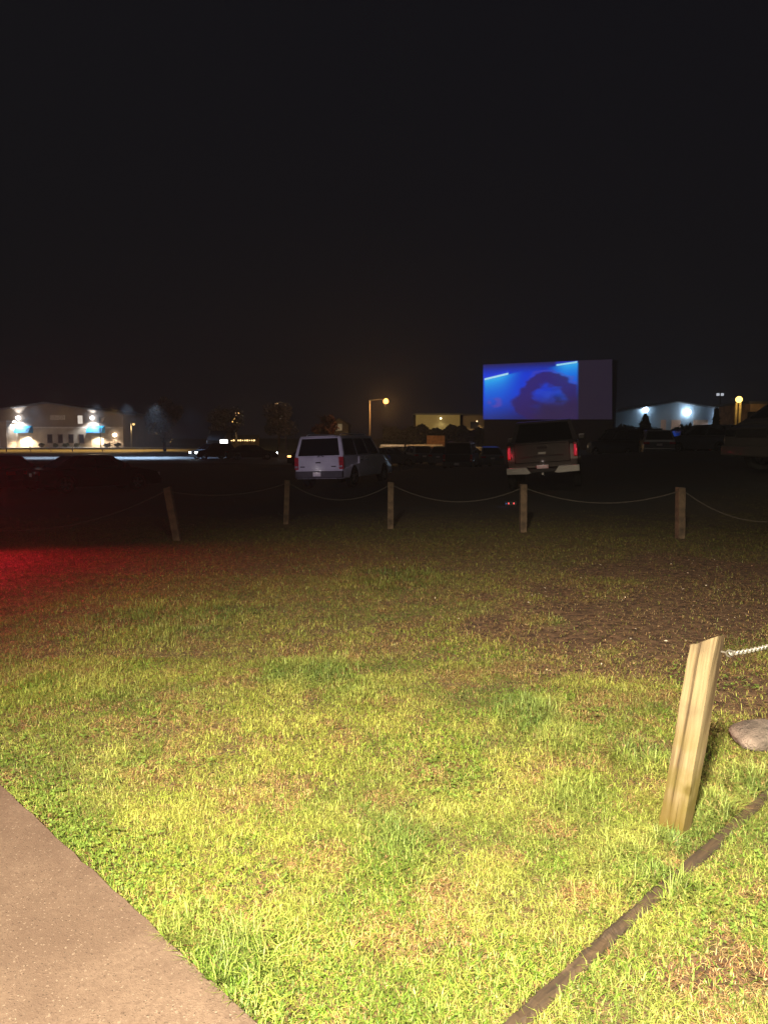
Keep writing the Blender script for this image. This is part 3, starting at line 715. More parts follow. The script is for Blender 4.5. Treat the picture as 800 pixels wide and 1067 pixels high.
for k_, ch_ in enumerate([c_ for c_ in c5.children if c_.name.startswith('taillight')]):
    if ch_.matrix_basis is not None and sum(v.co.x for v in ch_.data.vertices) > 0: ch_.data.materials[0] = red_m
hb = car('hatch', paint['silver'], 'hatchback_car', 'small dark car parked left of the orange lit wall', 'car', (P(434, 470, 62).x, 62, H(3, 62)), R(-15), 0, detail=False)
sv = car('suv', paint['navy'], 'off_road_car', 'dark tall car directly left of the pickup truck', 'car', (P(481, 470, 50).x, 50, H(5.3, 50)), R(12), 0, detail=False)
def cp(src, px, d, head, label):
    c = copy_tree(src); x = P(px, 470, d).x; c.location = (x, d, H(x, d)); c.rotation_euler = (0, 0, -head); tag(c, label, 'car'); return c
cp(hb, 468, 60, R(30), 'small dark car partly hidden left of the tall dark car')
cp(hb, 406, 60, R(70), 'low dark car between the white wagon and a small car')
cp(sv, 650, 46, R(-20), 'dark tall car just right of the movie screen')
cp(hb, 682, 43, R(14), 'dark hatchback standing before the spreading conifer')
cp(sv, 712, 48, R(8), 'dark tall car under the brightest blue white wall lamp')
cp(hb, 738, 40, R(-30), 'dark hatchback next to the grey van at the right')
cp(hb, 505, 56, R(-8), 'dark hatchback half hidden behind the pickup truck')

bpy.context.view_layer.update()
def car_point(name, o, v, e, col, rad=.03, grp=None):
    return point(name, o.matrix_world @ Vector(v), e, col, rad)
pk = bpy.data.objects['pickup_truck']; wg = bpy.data.objects['station_wagon']
for sx_ in (-1, 1): spot('tailgate_glow_spot', pk.matrix_world @ Vector((sx_*.90, -3.30, 1.05)), pk.matrix_world @ Vector((sx_*.55, -2.9, .92)), 7 if sx_ < 0 else 3, (1, .04, .08), 120, 1, .03)  # added spots behind the truck throw a red glow back on the tailgate
car_point('plate_fill_light', pk, (0, -3.12, .78), .22, (1, .86, .78)); car_point('plate_fill_light', wg, (-.05, -2.80, .66), .20, (1, .92, .9))  # added small points that brighten the number plates
for o_ in [o for o in bpy.data.objects if o.name.startswith('sedan_car') and o.location.y < 30 and o.location.x > -13]: car_point('plate_fill_light', o_, (0, -2.50, .82), .10, (1, .9, .85))  # same added plate fill for the black sedan
# ================================================================= movie screen
def screen_mat():
    m, nt, o = newmat('projected_picture')
    tc = node(nt, 'ShaderNodeTexCoord'); sp = node(nt, 'ShaderNodeSeparateXYZ'); nt.links.new(tc.outputs['UV'], sp.inputs[0])
    U = X(nt, sp.outputs['X']); V = X(nt, sp.outputs['Y']).rsub(1.0)      # V grows downward
    nz = node(nt, 'ShaderNodeTexNoise', Scale=5.0, Detail=4.0); nt.links.new(tc.outputs['UV'], nz.inputs['Vector']); Nn = X(nt, nz.outputs['Fac'])
    nz2 = node(nt, 'ShaderNodeTexNoise', Scale=9.0, Detail=3.0); nt.links.new(tc.outputs['UV'], nz2.inputs['Vector']); N2 = X(nt, nz2.outputs['Fac'])
    base = (.014, .010, .024)
    # broad blue wash, strongest left, stops at three quarters
    reg = U.sm(.765, .735)
    wash = (V.sm(.42, .72)*U.sm(.42, .62)*-.85+1.0)*reg*((V-.0).sm(-.05, .22))*((U*.35+V).sm(1.15, .55)*.85+.15)
    c = mix(nt, wash*.95, base, (.002, .045, .74))
    # glow under the left bar
    lb = (U*-.45)+.275                                                    # bar line v(u)
    dl = V-lb
    g1 = dl.sm(.0, .03)*(dl*-4.2).exp()*U.sm(.36, .12)*U.sm(.0, .02)
    c = mix(nt, g1*1.0, c, (.0, .30, 1.0))
    c = mix(nt, g1.pow(2.5)*.8, c, (.05, .62, 1.0))
    rb = (U*-.25)+.21; dr = V-rb
    g2 = dr.sm(.0, .03)*(dr*-4.0).exp()*U.sm(.50, .68)*U.sm(.765, .745)
    c = mix(nt, g2, c, (.0, .25, 1.0)); c = mix(nt, g2.pow(2.5)*.8, c, (.05, .60, 1.0))
    # dark arched shape with a blue patch inside it
    ex = (U-.545)*(1/.27); ey = (V-.70)*(1/.50); rr = (ex*ex+ey*ey).pow(.5)+(Nn-.5)*.95
    arch = rr.sm(1.08, .92)*rr.sm(.40, .62)*reg
    c = mix(nt, arch*.88, c, (.030, .014, .115))
    ins = rr.sm(.62, .30)*V.sm(.88, .62)*reg
    c = mix(nt, ins*.85*N2.sm(.3, .6), c, (.02, .07, .62))
    low = V.sm(.56, .80)*U.sm(.34, .50)*reg
    c = mix(nt, low*.9, c, (.030, .017, .075))
    bx = (U-.10)*(1/.07); by = (V-.70)*(1/.13); bb = (bx*bx+by*by).sm(1.2, .2)
    c = mix(nt, bb*.5*N2.sm(.4, .6), c, (.16, .07, .42))
    rim = (rr-1.08).abs().sm(.10, .0)*reg*U.sm(.3, .5)*.35
    c = mix(nt, rim, c, (.12, .09, .38))
    # bars
    b1 = dl.abs().sm(.024, .010)*U.sm(.008, .014)*U.sm(.218, .205); b2 = dr.abs().sm(.022, .009)*U.sm(.585, .60)*U.sm(.755, .745)
    hl = (dl+.03).abs().sm(.05, .0)*U.sm(.0, .02)*U.sm(.24, .20)*.6; hr = (dr+.03).abs().sm(.05, .0)*U.sm(.57, .60)*U.sm(.765, .75)*.5
    c = mix(nt, hl, c, (.02, .06, .9)); c = mix(nt, hr, c, (.02, .06, .9))
    c = mix(nt, b1, c, (.45, .85, 1.0)); c = mix(nt, b2, c, (.35, .80, 1.0))
    e = node(nt, 'ShaderNodeEmission', Strength=.92); nt.links.new(c, e.inputs['Color'])
    d = node(nt, 'ShaderNodeBsdfDiffuse'); d.inputs[0].default_value = (.12, .12, .12, 1); ad = node(nt, 'ShaderNodeAddShader')
    nt.links.new(e.outputs[0], ad.inputs[0]); nt.links.new(d.outputs[0], ad.inputs[1]); nt.links.new(ad.outputs[0], o.inputs['Surface']); return m
sl, sr = P(504, 437, 105), P(638, 437, 95)
slt, srt = P(504, 380, 105), P(638, 374.5, 95)
scr = thing('movie_screen', 'tall drive-in movie screen showing a blue glowing picture', 'movie screen', ((sl.x+sr.x)/2, 100, 0))
o0 = scr.location
dv = (sr-sl); wlen = math.hypot(dv.x, dv.y); nn = Vector((dv.y, -dv.x, 0)).normalized()      # towards the viewer (negative y)
if nn.y > 0: nn = -nn
zb_, zt_ = (sl.z+sr.z)/2, max(slt.z, srt.z)
bm = bmesh.new(); uvl = bm.loops.layers.uv.new('UVMap')
q = [sl+nn*.26, sr+nn*.26, srt+nn*.26, slt+nn*.26]
q[0].z = sl.z; q[1].z = sr.z
f = bm.faces.new([bm.verts.new(p-o0) for p in q])
for lp, uv in zip(f.loops, ((0, 0), (1, 0), (1, 1), (0, 1))): lp[uvl].uv = uv
me = bpy.data.meshes.new('picture_sheet'); bm.to_mesh(me); bm.free(); link('picture_sheet', me, screen_mat(), scr)
steel = mat('dark_painted_steel', (.03, .03, .03), .7, scale=4)
bm = bmesh.new()
bk = [p-nn*.06 for p in q]; b2_ = [p-nn*.5 for p in q]
va = [bm.verts.new(p-o0) for p in bk]; vb = [bm.verts.new(p-o0) for p in b2_]
bm.faces.new(va); bm.faces.new(vb[::-1])
for i in range(4): bm.faces.new([va[i], vb[i], vb[(i+1) % 4], va[(i+1) % 4]])
obj('backing_wall', bm, steel, scr)
bm = bmesh.new(); q2 = [Vector((sl.x, sl.y, 0)), Vector((sr.x, sr.y, 0)), sr.copy(), sl.copy()]
va = [bm.verts.new(p-nn*.1-o0) for p in q2]; vb = [bm.verts.new(p-nn*.4-o0) for p in q2]
bm.faces.new(va); bm.faces.new(vb[::-1])
for i in range(4): bm.faces.new([va[i], vb[i], vb[(i+1) % 4], va[(i+1) % 4]])
obj('lower_wall', bm, mat('dark_lower_panelling', (.02, .02, .022), .8), scr)
for i in range(5):
    p = sl.lerp(sr, i/4)-nn*.6; obj('support_post', B(p.x-.18-o0.x, p.x+.18-o0.x, p.y-.1-o0.y, p.y+.3-o0.y, 0, zt_-.4), steel, scr)

# ================================================================= buildings
def wall_lamp(px, py, d, col, energy, strength, label, r=.22, up=True, parent=None, down=True, off=.55, size=95, dn=None):
    p = P(px, py, d); t = thing('wall_lamp', label, 'lamp', p, (0, 0, 0), 'lamps on far buildings')
    obj('lamp_globe', sphere(r, Tr((0, -.32, 0)), 2), emit('lamp_glow', col, strength), t, True)
    obj('bracket', B(-.06, .06, -.20, 0, -.06, .06, .01), steel, t)
    if up: spot('lamp_light', p+Vector((0, -off, .3)), p+Vector((0, -off+.42, 3)), energy*.45, col, size, .6, .1)
    if down: spot('lamp_light', p+Vector((0, -off-.5, -.3)), p+Vector((0, -off+.1, -3)), energy if dn is None else dn, col, max(size, 135), .6, .1)
    return t
LB = 120.0
def bl(px, py): v = P(px, py, LB); return v.x, v.z
# --- left gabled building
blo = thing('community_building', 'tan gabled building with blue awnings and bright wall lamps', 'building', (P(50, 467, LB).x, LB, 0))
ox = blo.location.x
tan = mat('tan_metal_siding', (.20, .145, .105), .7, scale=.5, var=.12); lowbrick = mat('pale_block_wall', (.34, .275, .205), .8, scale=.8, var=.15)
xr = bl(128, 432)[0]-ox; zr_ = bl(128, 432)[1]; zrg = bl(50, 420.5)[1]; xl = -xr*1.0
bm = prism([(xl, 0), (xr, 0), (xr, zr_), (0, zrg), (xl, zr_)], 'y', 0, 26); obj('wall', bm, tan, blo)
zband = bl(60, 445.5)[1]
obj('lower_wall', B(xl+.02, xr-.02, -.10, -.01, 0, zband-.14), lowbrick, blo)
obj('trim_band', B(xl, xr, -.14, -.012, zband-.12, zband+.12), mat('pale_trim', (.50, .44, .37), .7), blo)
for sd in (1, -1):
    x0 = xr*sd; sl_ = (zrg-zr_)/xr
    pr = [(0, zrg+.02), (x0+.5*sd, zr_+.02-.5*sl_), (x0+.5*sd, zr_+.24-.5*sl_), (0, zrg+.26)]
    obj('roof', prism(pr, 'y', -.55, 26.4), mat('grey_metal_roof', (.16, .15, .15), .5, .4), blo)
dark_win = mat('dark_window_glass', (.02, .018, .02), .15)
for px in (52.5, 63.5, 74.5, 85.5):
    x, zt = bl(px, 453); _, zb = bl(px, 461.3); x -= ox
    w = obj('window', B(x-.32, x+.32, -.16, -.11, zb, zt), dark_win, blo)
    bm = bmesh.new(); box(bm, x-.42, x-.33, -.19, -.105, zb-.1, zt+.1); box(bm, x+.33, x+.42, -.19, -.105, zb-.1, zt+.1); box(bm, x-.33, x+.33, -.19, -.105, zt+.01, zt+.1); box(bm, x-.33, x+.33, -.19, -.105, zb-.1, zb-.01)
    obj('frame', bm, mat('brown_window_frame', (.10, .06, .045), .6), w)
blue = mat('bright_blue_canvas', (.010, .30, .62), .6, scale=2)
for a, b in ((20, 35), (94, 110)):
    x0, z0 = bl(a, 451); x1, z1 = bl(b, 446); x0 -= ox; x1 -= ox
    bm = prism([(-1.7, z0-.02), (-.15, z0-.02), (-.15, z1+.35), (-.5, z1+.30), (-1.25, z1-.05)], 'x', x0, x1); obj('awning', bm, blue, blo)
    xm = (x0+x1)/2
    dd = obj('door', B(xm-1.0, xm+1.0, -.15, -.105, .05, z0-.5), mat('pale_entrance_door', (.62, .55, .45), .5), blo)
    obj('handle', B(xm-.03, xm+.03, -.22, -.155, 1.0, 1.3), chrome_m, dd)
sx0, sz0 = bl(53, 437.5); sx1, sz1 = bl(68, 432.5)
obj('name_board', B(sx0-ox, sx1-ox, -.12, -.015, sz0, sz1, .02), mat('beige_name_board', (.42, .34, .27), .7, var=.2, scale=6), blo)
sx0, sz0 = bl(81.8, 441.5); sx1, sz1 = bl(86.2, 433)
wn = obj('lit_window', B(sx0-ox, sx1-ox, -.10, -.015, sz0, sz1), emit('lit_upper_pane', (1, .88, .75), .75), blo)
# protruding garage wing at left
gx = bl(17, 441)[0]-ox; gz = bl(10, 439.5)[1]
obj('garage_wing', B(xl-8, gx, -3.2, -.11, 0, gz-.15), mat('cream_wing_wall', (.36, .27, .19), .75, scale=.6), blo)
obj('wing_roof', B(xl-8, gx+.2, -3.5, -.1, gz-.14, gz+.12), mat('wing_roof_edge', (.30, .24, .2), .6), blo)
x0 = bl(-14, 452)[0]-ox; x1, zt = bl(10.5, 450.5); obj('garage_door', B(x0, x1-ox, -3.27, -3.21, .05, zt), mat('white_garage_door', (.74, .74, .8), .5), blo)
wall_lamp(20, 435.5, LB, (.80, .90, 1), 1500, 30, 'bright white wall lamp above the left blue awning', .30, dn=2300, off=.62)
wall_lamp(97, 435.5, LB, (.80, .90, 1), 1100, 30, 'bright white wall lamp above the right blue awning', .27, dn=1700, off=.62)
spot('entrance_light', P(27, 452, LB-1.2), P(27, 470, LB-1.0), 2600, (1, .84, .62), 120, .5, .2)
spot('entrance_light', P(102, 452, LB-1.2), P(102, 470, LB-1.0), 1400, (1, .84, .62), 120, .5, .2)
spot('entrance_light', P(27, 460, LB-4.0), P(27, 460, LB), 300, (1, .80, .58), 50, 1, .3)
wall_lamp(120.5, 453.3, LB, (1, .80, .60), 200, 14, 'round warm wall lamp near the right corner of the tan building', .30, up=False)
# added unseen spots that wash the gable and garage wing with light
spot('wall_wash_light', P(60, 425, 84)+Vector((0, 0, 1.5)), P(60, 450, LB), 4600, (1, .60, .36), 62, 1, .4)
spot('wall_wash_light', P(-30, 430, 92), P(0, 460, LB), 4200, (.82, .84, 1), 70, 1, .4)
for k, px in enumerate((7, 32, 53.5, 76, 107)):
    py = 477 if k else 472; d = 95
    x = P(px, 470, d).x; z1 = P(px, 464 if k else 464.5, d).z-H(x, d)
    o = obj('bollard', T([(0, 0, 0), (0, 0, z1-.1), (0, 0, z1)], [.06, .06, .03], 8), steel if k == 0 else mat('pale_bollard', (.30, .27, .24), .6)); o.location = (x, d, H(x, d))
    tag(o, ['short dark post on the grass verge at the left edge', 'thin post on the verge below the left awning', 'thin post on the verge under the leftmost window', 'thin post on the verge before the rightmost window', 'thin post on the verge below the right awning'][k], 'post', 'posts along the verge')
# banner pole by the right awning
t = thing('banner_pole', 'tall pole with pale flag in front of the right awning', 'flag pole', (P(105.5, 470, 111).x, 111, 0))
obj('pole', T([(0, 0, 0), (0, 0, P(108, 434, 111).z)], .07, 8), steel, t)
obj('flag', prism([(.05, P(0, 441, 111).z), (.45, P(0, 440, 111).z), (.75, P(0, 434.5, 111).z), (.25, P(0, 436, 111).z)], 'y', -.02, .02), mat('pale_flag_cloth', (.7, .7, .72), .8), t)

# --- vegetation
def leafmesh(name, pts, size, m, parent, seed, flat=0.0):
    rg = np.random.default_rng(seed); n = len(pts); a = rg.normal(size=(n, 3)); a /= np.linalg.norm(a, axis=1)[:, None]
    b = rg.normal(size=(n, 3)); b -= (a*b).sum(1)[:, None]*a; b /= np.linalg.norm(b, axis=1)[:, None]
    s = size*(.5+rg.random((n, 1))); V = np.stack([pts+a*s, pts+b*s*.5, pts-a*s, pts-b*s*.5], 1).reshape(-1, 3)
    k = np.arange(n)*4; return npmesh(name, V, np.stack([k, k+1, k+2, k+3], -1), m=m, parent=parent)
leaf_m = {k: mat(k, c, .75, var=.35, scale=1.2) for k, c in (('dark_conifer_needles', (.022, .035, .018)), ('broad_leaves', (.05, .06, .02)), ('red_lit_leaves', (.12, .035, .02)), ('pale_winter_twigs', (.20, .18, .17)))}
bark = mat('dark_bark', (.05, .038, .028), .9, bump=.6)
def tree(name, label, px, pyb, pyt, d, wpx, shape, leaf, seed, n=1500, base=None, size=.22, group=None):
    rg = np.random.default_rng(seed); z1 = P(px, pyt, d).z; z0 = P(px, pyb, d).z if base is None else base; W_ = wpx*d/FPX/2; x = P(px, pyt, d).x
    t = thing(name, label, 'shrub' if 'shrub' in name else 'tree', (x, d, 0), (0, 0, 0), group)
    bm = bmesh.new(); tube(bm, [(0, 0, -.6), (.05, 0, z1*.5), (0, .05, z1*.93)], [max(.09, z1*.03), max(.06, z1*.018), .02], 7)
    for k in range(9):
        u = rg.uniform(.25, .85); zz = z1*u; aa = rg.random()*6.28; ln = W_*(1-u)*.95 if shape == 'cone' else W_*.7
        tube(bm, [(0, 0, zz), (math.cos(aa)*ln*.5, math.sin(aa)*ln*.5, zz+.15*ln), (math.cos(aa)*ln, math.sin(aa)*ln, zz+(.05 if shape == 'cone' else .5)*ln)], [.05, .03, .012], 5)
    obj('trunk', bm, bark, t)
    if shape == 'cone':
        u = rg.random(n)**.8; tier = np.abs(((u*9) % 1)-.5)*.55; rad = W_*(1-u)*(.62+tier)*np.sqrt(rg.uniform(.25, 1, n))*rg.uniform(.75, 1.15, n); a = rg.random(n)*6.283
        pts = np.stack([rad*np.cos(a), rad*np.sin(a), z0+(z1-z0)*u-rad*.12], -1)
    else:
        cl = 16; cc = rg.normal(size=(cl, 3)); cc /= np.linalg.norm(cc, axis=1)[:, None]; cc *= rg.uniform(.35, .8, (cl, 1)); cr = rg.uniform(.25, .45, cl)
        k = rg.integers(0, cl, n); q = rg.normal(size=(n, 3)); q /= np.linalg.norm(q, axis=1)[:, None]; q = cc[k]+q*cr[k][:, None]*rg.uniform(.5, 1, (n, 1))
        pts = np.stack([q[:, 0]*W_, q[:, 1]*W_, (z0+z1)/2+q[:, 2]*(z1-z0)/2], -1)
    leafmesh('crown', pts, size, leaf_m[leaf], t, seed)
    return t
LT_ = 'trees along the far side of the lot'
tree('poplar_tree', 'tall pale bare crown right of the tan building', 170, 464, 408, 96, 40, 'oval', 'pale_winter_twigs', 1, 2600, size=.20, group=LT_)
tree('broadleaf_tree', 'pale rounded tree above the kiosk roof', 233, 466, 423, 100, 46, 'oval', 'pale_winter_twigs', 2, 2200, size=.20, group=LT_)
tree('broadleaf_tree', 'tall grey tree below the high small street lamp', 290, 466, 417, 98, 36, 'oval', 'pale_winter_twigs', 3, 2200, size=.20, group=LT_)
tree('red_lit_tree', 'dim reddish tree behind the white wagon roof', 339, 462, 429, 96, 30, 'oval', 'red_lit_leaves', 4, 1600, group=LT_)  # the red light on this tree is put into its leaf colour
tree('conifer_tree', 'dark conifer in front of the left blue white lamp', 672, 468, 433, 72, 44, 'cone', 'dark_conifer_needles', 5, 2600, base=.3, size=.22, group=LT_)
tree('shrub_tree', 'dark round bush under the brightest blue white lamp', 716, 470, 444, 66, 52, 'oval', 'dark_conifer_needles', 6, 2000, base=.1, group=LT_)
tree('conifer_tree', 'dark slim tree left of the twin yellow lamp post', 746, 466, 426, 70, 22, 'cone', 'dark_conifer_needles', 7, 1300, base=.4, size=.2, group=LT_)
tree('shrub_tree', 'low dark bush at the right foot of the movie screen', 645, 470, 441, 74, 42, 'oval', 'dark_conifer_needles', 8, 1700, base=.1, group=LT_)
for i, (px, w) in enumerate(((44, 8), (58, 7), (69, 7), (80, 6), (112, 9), (123, 8))):
    tree('foundation_shrub', ['low shrub right of the left awning', 'low shrub below the leftmost small window', 'low shrub below the second small window', 'low shrub below the third small window', 'low shrub just right of the right awning', 'low shrub below the round warm wall lamp'][i], px, 468, 461.5, 118, w, 'oval', 'broad_leaves', 20+i, 260, base=0, size=.14, group='shrubs along the tan building')
h1 = thing('hedge', 'long dark hedge below the yellow lit hall', 'hedge', (P(465, 455, 118).x, 118, 0))
n = 9000; hx = RNG.uniform(-10, 9, n); hz = RNG.random(n)**.6*(3.15+.35*np.sin(hx*1.1)+.25*np.sin(hx*2.9)); hy = RNG.uniform(-.8, .8, n)
leafmesh('foliage', np.stack([hx, hy, hz], -1), .26, leaf_m['broad_leaves'], h1, 5)

# --- upper hall lit yellow, behind the hedge
def block(name, label, pxa, pxb, pyt, d, depth, wm, roof_over=.3, cat='building'):
    x0, x1 = P(pxa, 450, d).x, P(pxb, 450, d).x; zt = P(pxa, pyt, d).z
    t = thing(name, label, cat, ((x0+x1)/2, d, 0)); hw = (x1-x0)/2
    obj('wall', B(-hw, hw, 0, depth, 0, zt-.15), wm, t)
    obj('roof', B(-hw-roof_over, hw+roof_over, -roof_over, depth+roof_over, zt-.14, zt+.12), mat('dark_flat_roof', (.05, .045, .04), .7), t)
    return t, hw, zt
def ribbed(name, col):
    m, nt, o = newmat(name); tc = node(nt, 'ShaderNodeTexCoord'); w = node(nt, 'ShaderNodeTexWave', Scale=1.6); w.bands_direction = 'X'; nt.links.new(tc.outputs['Object'], w.inputs[0])
    c = mix(nt, w.outputs['Fac'], tuple(k*.72 for k in col), col); b = node(nt, 'ShaderNodeBsdfPrincipled', Roughness=.7); nt.links.new(c, b.inputs['Base Color']); nt.links.new(b.outputs[0], o.inputs['Surface']); return m
hall, hw, zt = block('hall', 'hall with ribbed yellow lit upper wall behind the hedge', 433, 479, 431.5, 130, 10, ribbed('ribbed_yellow_siding', (.36, .30, .16)))
for x in (-hw*.45, hw*.35):
    w = obj('window', B(x-.5, x+.5, -.06, -.005, 1.0, 2.2), dark_win, hall); obj('frame', B(x-.6, x+.6, -.04, -.003, .9, .98), lowbrick, w)
wall_lamp(459, 436, 130, (1, .85, .5), 60, 8, 'small pale lamp on the yellow lit hall wall', .14, up=False)
spot('wall_wash_light', P(452, 426, 119), P(452, 439, 130), 2200, (1, .74, .32), 78, .9, .2)  # added unseen spot that lights the hall wall
ann, hw, zt = block('annexe', 'dim brown annexe between the yellow hall and the screen', 482, 506, 432, 132, 9, ribbed('brown_siding', (.22, .16, .09)))
obj('window', B(-.7, .7, -.06, -.005, 3.2, 4.4), dark_win, ann)
wall_lamp(496.5, 439, 132, (1, .7, .35), 90, 3, 'faint orange lamp on the dim brown annexe', .12, up=False)
spot('wall_wash_light', P(494, 428, 121), P(494, 440, 132), 330, (1, .70, .34), 80, .9, .2)  # weaker unseen spot washing the annexe wall
# small house with lit gable behind the wagon
hs = thing('cottage', 'small cottage with a dimly lit gable above the wagon roof', 'house', (P(353, 460, 125).x, 125, 0))
hx_ = 10*125/FPX; zt = P(353, 436.5, 125).z; ze = P(353, 443, 125).z
obj('wall', prism([(-hx_, 0), (hx_, 0), (hx_, ze), (0, zt), (-hx_, ze)], 'y', 0, 9), mat('cottage_render', (.20, .16, .11), .8), hs)
for sd in (1, -1): obj('roof', prism([(0, zt+.02), (sd*(hx_+.3), ze-.10), (sd*(hx_+.3), ze+.10), (0, zt+.24)], 'y', -.4, 9.3), mat('cottage_roof', (.06, .05, .045), .8), hs)
obj('gable_window', B(-.55, .55, -.05, -.003, ze-.9, ze+.2), emit('dim_lit_pane', (1, .72, .38), .16), hs)
obj('door', B(-1.3, -.4, -.05, -.003, .05, 2.1), dark_win, hs)
spot('porch_light', P(350, 441, 121), P(350, 447, 125), 45, (1, .72, .4), 110, 1, .1)
# --- low shed with warm bulbs
sh = thing('open_shelter', 'low shelter with a row of warm bulbs under its eave', 'shelter', (P(254, 460, 120).x, 120, 0))
hwx = 15*120/FPX; ze = P(254, 459, 120).z
obj('roof', prism([(-1.6, ze+.1), (1.8, ze+.75), (1.8, ze+.9), (-1.6, ze+.25)], 'x', -hwx, hwx), mat('shelter_roof', (.07, .06, .05), .7), sh)
obj('rear_wall', B(-hwx+.1, hwx-.1, 1.5, 1.65, 0, ze+.6), mat('shelter_wall', (.30, .22, .12), .8), sh)
for x in (-hwx+.2, 0, hwx-.2): obj('post', B(x-.06, x+.06, -1.4, -1.28, 0, ze+.12), steel, sh)
bulb_m = emit('warm_bulb', (1, .66, .26), 2.6)
for k in range(12):
    x = -hwx+.35+k*(2*hwx-.7)/11; obj('bulb', sphere(.10+.03*(k % 3), Tr((x, -1.62, ze+.02)), 1), bulb_m, sh)
spot('shelter_light', P(254, 459, 118.6), P(254, 466, 120.5), 22, (1, .62, .25), 150, 1, .3)
# --- kiosk with steep gable
kd = 80; kx = P(228, 460, kd).x
kk = thing('kiosk', 'dark steep roofed kiosk with a pale gable end and lit panel', 'kiosk', (kx, kd, 0), (0, 0, R(-24)))
kz = P(228, 449, kd).z; ke = kz-.95
obj('wall', B(-1.05, 1.05, -.62, .62, -.7, ke), mat('kiosk_boards', (.05, .045, .04), .8), kk)
obj('roof', prism([(-.85, ke-.05), (.85, ke-.05), (0, kz)], 'x', -1.0, 1.2), mat('kiosk_roof', (.03, .028, .027), .9), kk)
obj('gable_end', prism([(-.62, .3), (.62, .3), (.62, ke-.04), (0, kz-.14), (-.62, ke-.04)], 'x', -1.12, -1.055), mat('pale_gable_boards', (.55, .50, .46), .8, scale=4, var=.25), kk)
spot('gable_light', P(205, 452, kd-1.5), P(219, 458, kd), 14, (1, .85, .75), 40, .6, .1)
lp = thing('light_box_sign', 'small bright white light box in front of the kiosk', 'sign', (P(233.5, 466, kd-1.2).x, kd-1.2, 0), (0, 0, 0))
zc = P(233, 461, kd-1.2).z
obj('panel', B(-.40, .40, -.05, .05, zc-.30, zc+.30, .01), emit('white_light_box', (1, .97, .95), 3.5), lp); obj('pole', T([(0, 0, -.6), (0, 0, zc-.25)], .04, 6), steel, lp)
# --- guard rail and orange wall
for pxa, pxb, d, lab in ((396, 421, 100, 'pale lit guard rail right of the white wagon'), (423, 461, 102, 'orange lit guard rail left of the orange wall')):
    x0, x1 = P(pxa, 464, d).x, P(pxb, 464, d).x; z = P(pxa, 464.3, d).z; t = thing('guard_rail', lab, 'guard rail', ((x0+x1)/2, d, 0)); hw = (x1-x0)/2
    obj('rail', B(-hw, hw, -.05, .03, z-.13, z+.15, .02), mat('galvanised_rail', (.62, .58, .52), .5), t)
    for k in range(4): xx = -hw+.2+k*(2*hw-.4)/3; obj('post', B(xx-.07, xx+.07, .035, .16, 0, z+.1), steel, t)
spot('rail_light', P(408, 455, 95), P(408, 464.5, 100), 430, (1, .76, .50), 48, .8, .1)
spot('rail_light', P(440, 455, 97), P(443, 465, 102), 420, (1, .55, .22), 65, .8, .1)
ow = obj('garden_wall', B(-1.25, 1.25, 0, .4, 0, 1.9, .03), mat('orange_brick_wall', (.32, .17, .07), .85, var=.3, scale=2.5)); ow.location = (P(454, 460, 104).x, 104, 0)
tag(ow, 'short orange lit brick wall behind the guard rail', 'wall')
# --- right gabled building
RB = 108.0; rb_ = thing('warehouse', 'pale blue lit warehouse gable right of the movie screen', 'building', (P(705, 440, RB).x, RB, 0))
def rl(px, py): v = P(px, py, RB); return v.x-rb_.location.x, v.z
x0, z0 = rl(636, 431.5); x1, z1 = rl(705, 419.5); x2, z2 = rl(762, 429)
bluew = mat('pale_blue_steel_siding', (.22, .28, .32), .6, scale=.4, var=.12)
obj('wall', prism([(x0, 0), (x2, 0), (x2, z2), (x1, z1), (x0, z0)], 'y', 0, 24), bluew, rb_)
for (xa, za, xb, zb) in ((x0, z0, x1, z1), (x1, z1, x2, z2)): obj('roof', prism([(xa, za+.02), (xb, zb+.02), (xb, zb+.22), (xa, za+.22)], 'y', -.4, 24.3), mat('warehouse_roof', (.20, .21, .22), .5, .3), rb_)
for a, b in ((688, 693.5), (699, 708.5), (722, 737)):
    xa, zt = rl(a, 437.5); xb, _ = rl(b, 437.5); obj('roller_door', B(xa, xb, -.08, -.003, .05, zt), mat('tan_roller_door', (.50, .30, .19), .6, scale=1.5), rb_)
wall_lamp(671.5, 427, RB, (.62, .80, 1), 90, 40, 'blue white lamp behind the dark conifer, on the warehouse', .36, size=150, off=1.6)
wall_lamp(715, 429.5, RB, (.66, .82, 1), 70, 60, 'brightest blue white lamp, on the warehouse wall', .38, size=150, off=1.6)
wall_lamp(747, 432, RB, (.60, .74, 1), 420, 18, 'small blue white lamp glimpsed through the slim dark tree', .32, size=140, off=1.6)
spot('wall_wash_light', P(700, 425, 88), P(700, 434, RB), 800, (.42, .70, 1), 62, 1, .3)  # unseen spot washing the warehouse wall blue
spot('door_light', P(700, 444, 102), P(700, 441, RB), 110, (1, .58, .32), 60, 1, .1)
# flood light pole
t = thing('flood_light_pole', 'tall pole carrying two small white flood lights', 'light pole', (P(749, 440, 92).x, 92, 0))
zt = P(749, 408, 92).z; obj('pole', T([(0, 0, 0), (0, 0, zt)], [.13, .09], 8), steel, t)
for px in (746.8, 751.3): x = P(px, 411, 92).x-t.location.x; obj('flood_lamp', B(x-.16, x+.16, -.28, -.12, P(0, 412.5, 92).z, P(0, 409.8, 92).z, .02), emit('dim_flood', (.85, .9, 1), .55), t)
obj('cross_arm', B(-.5, .5, -.10, .10, P(0, 411.6, 92).z, P(0, 410.9, 92).z), steel, t)
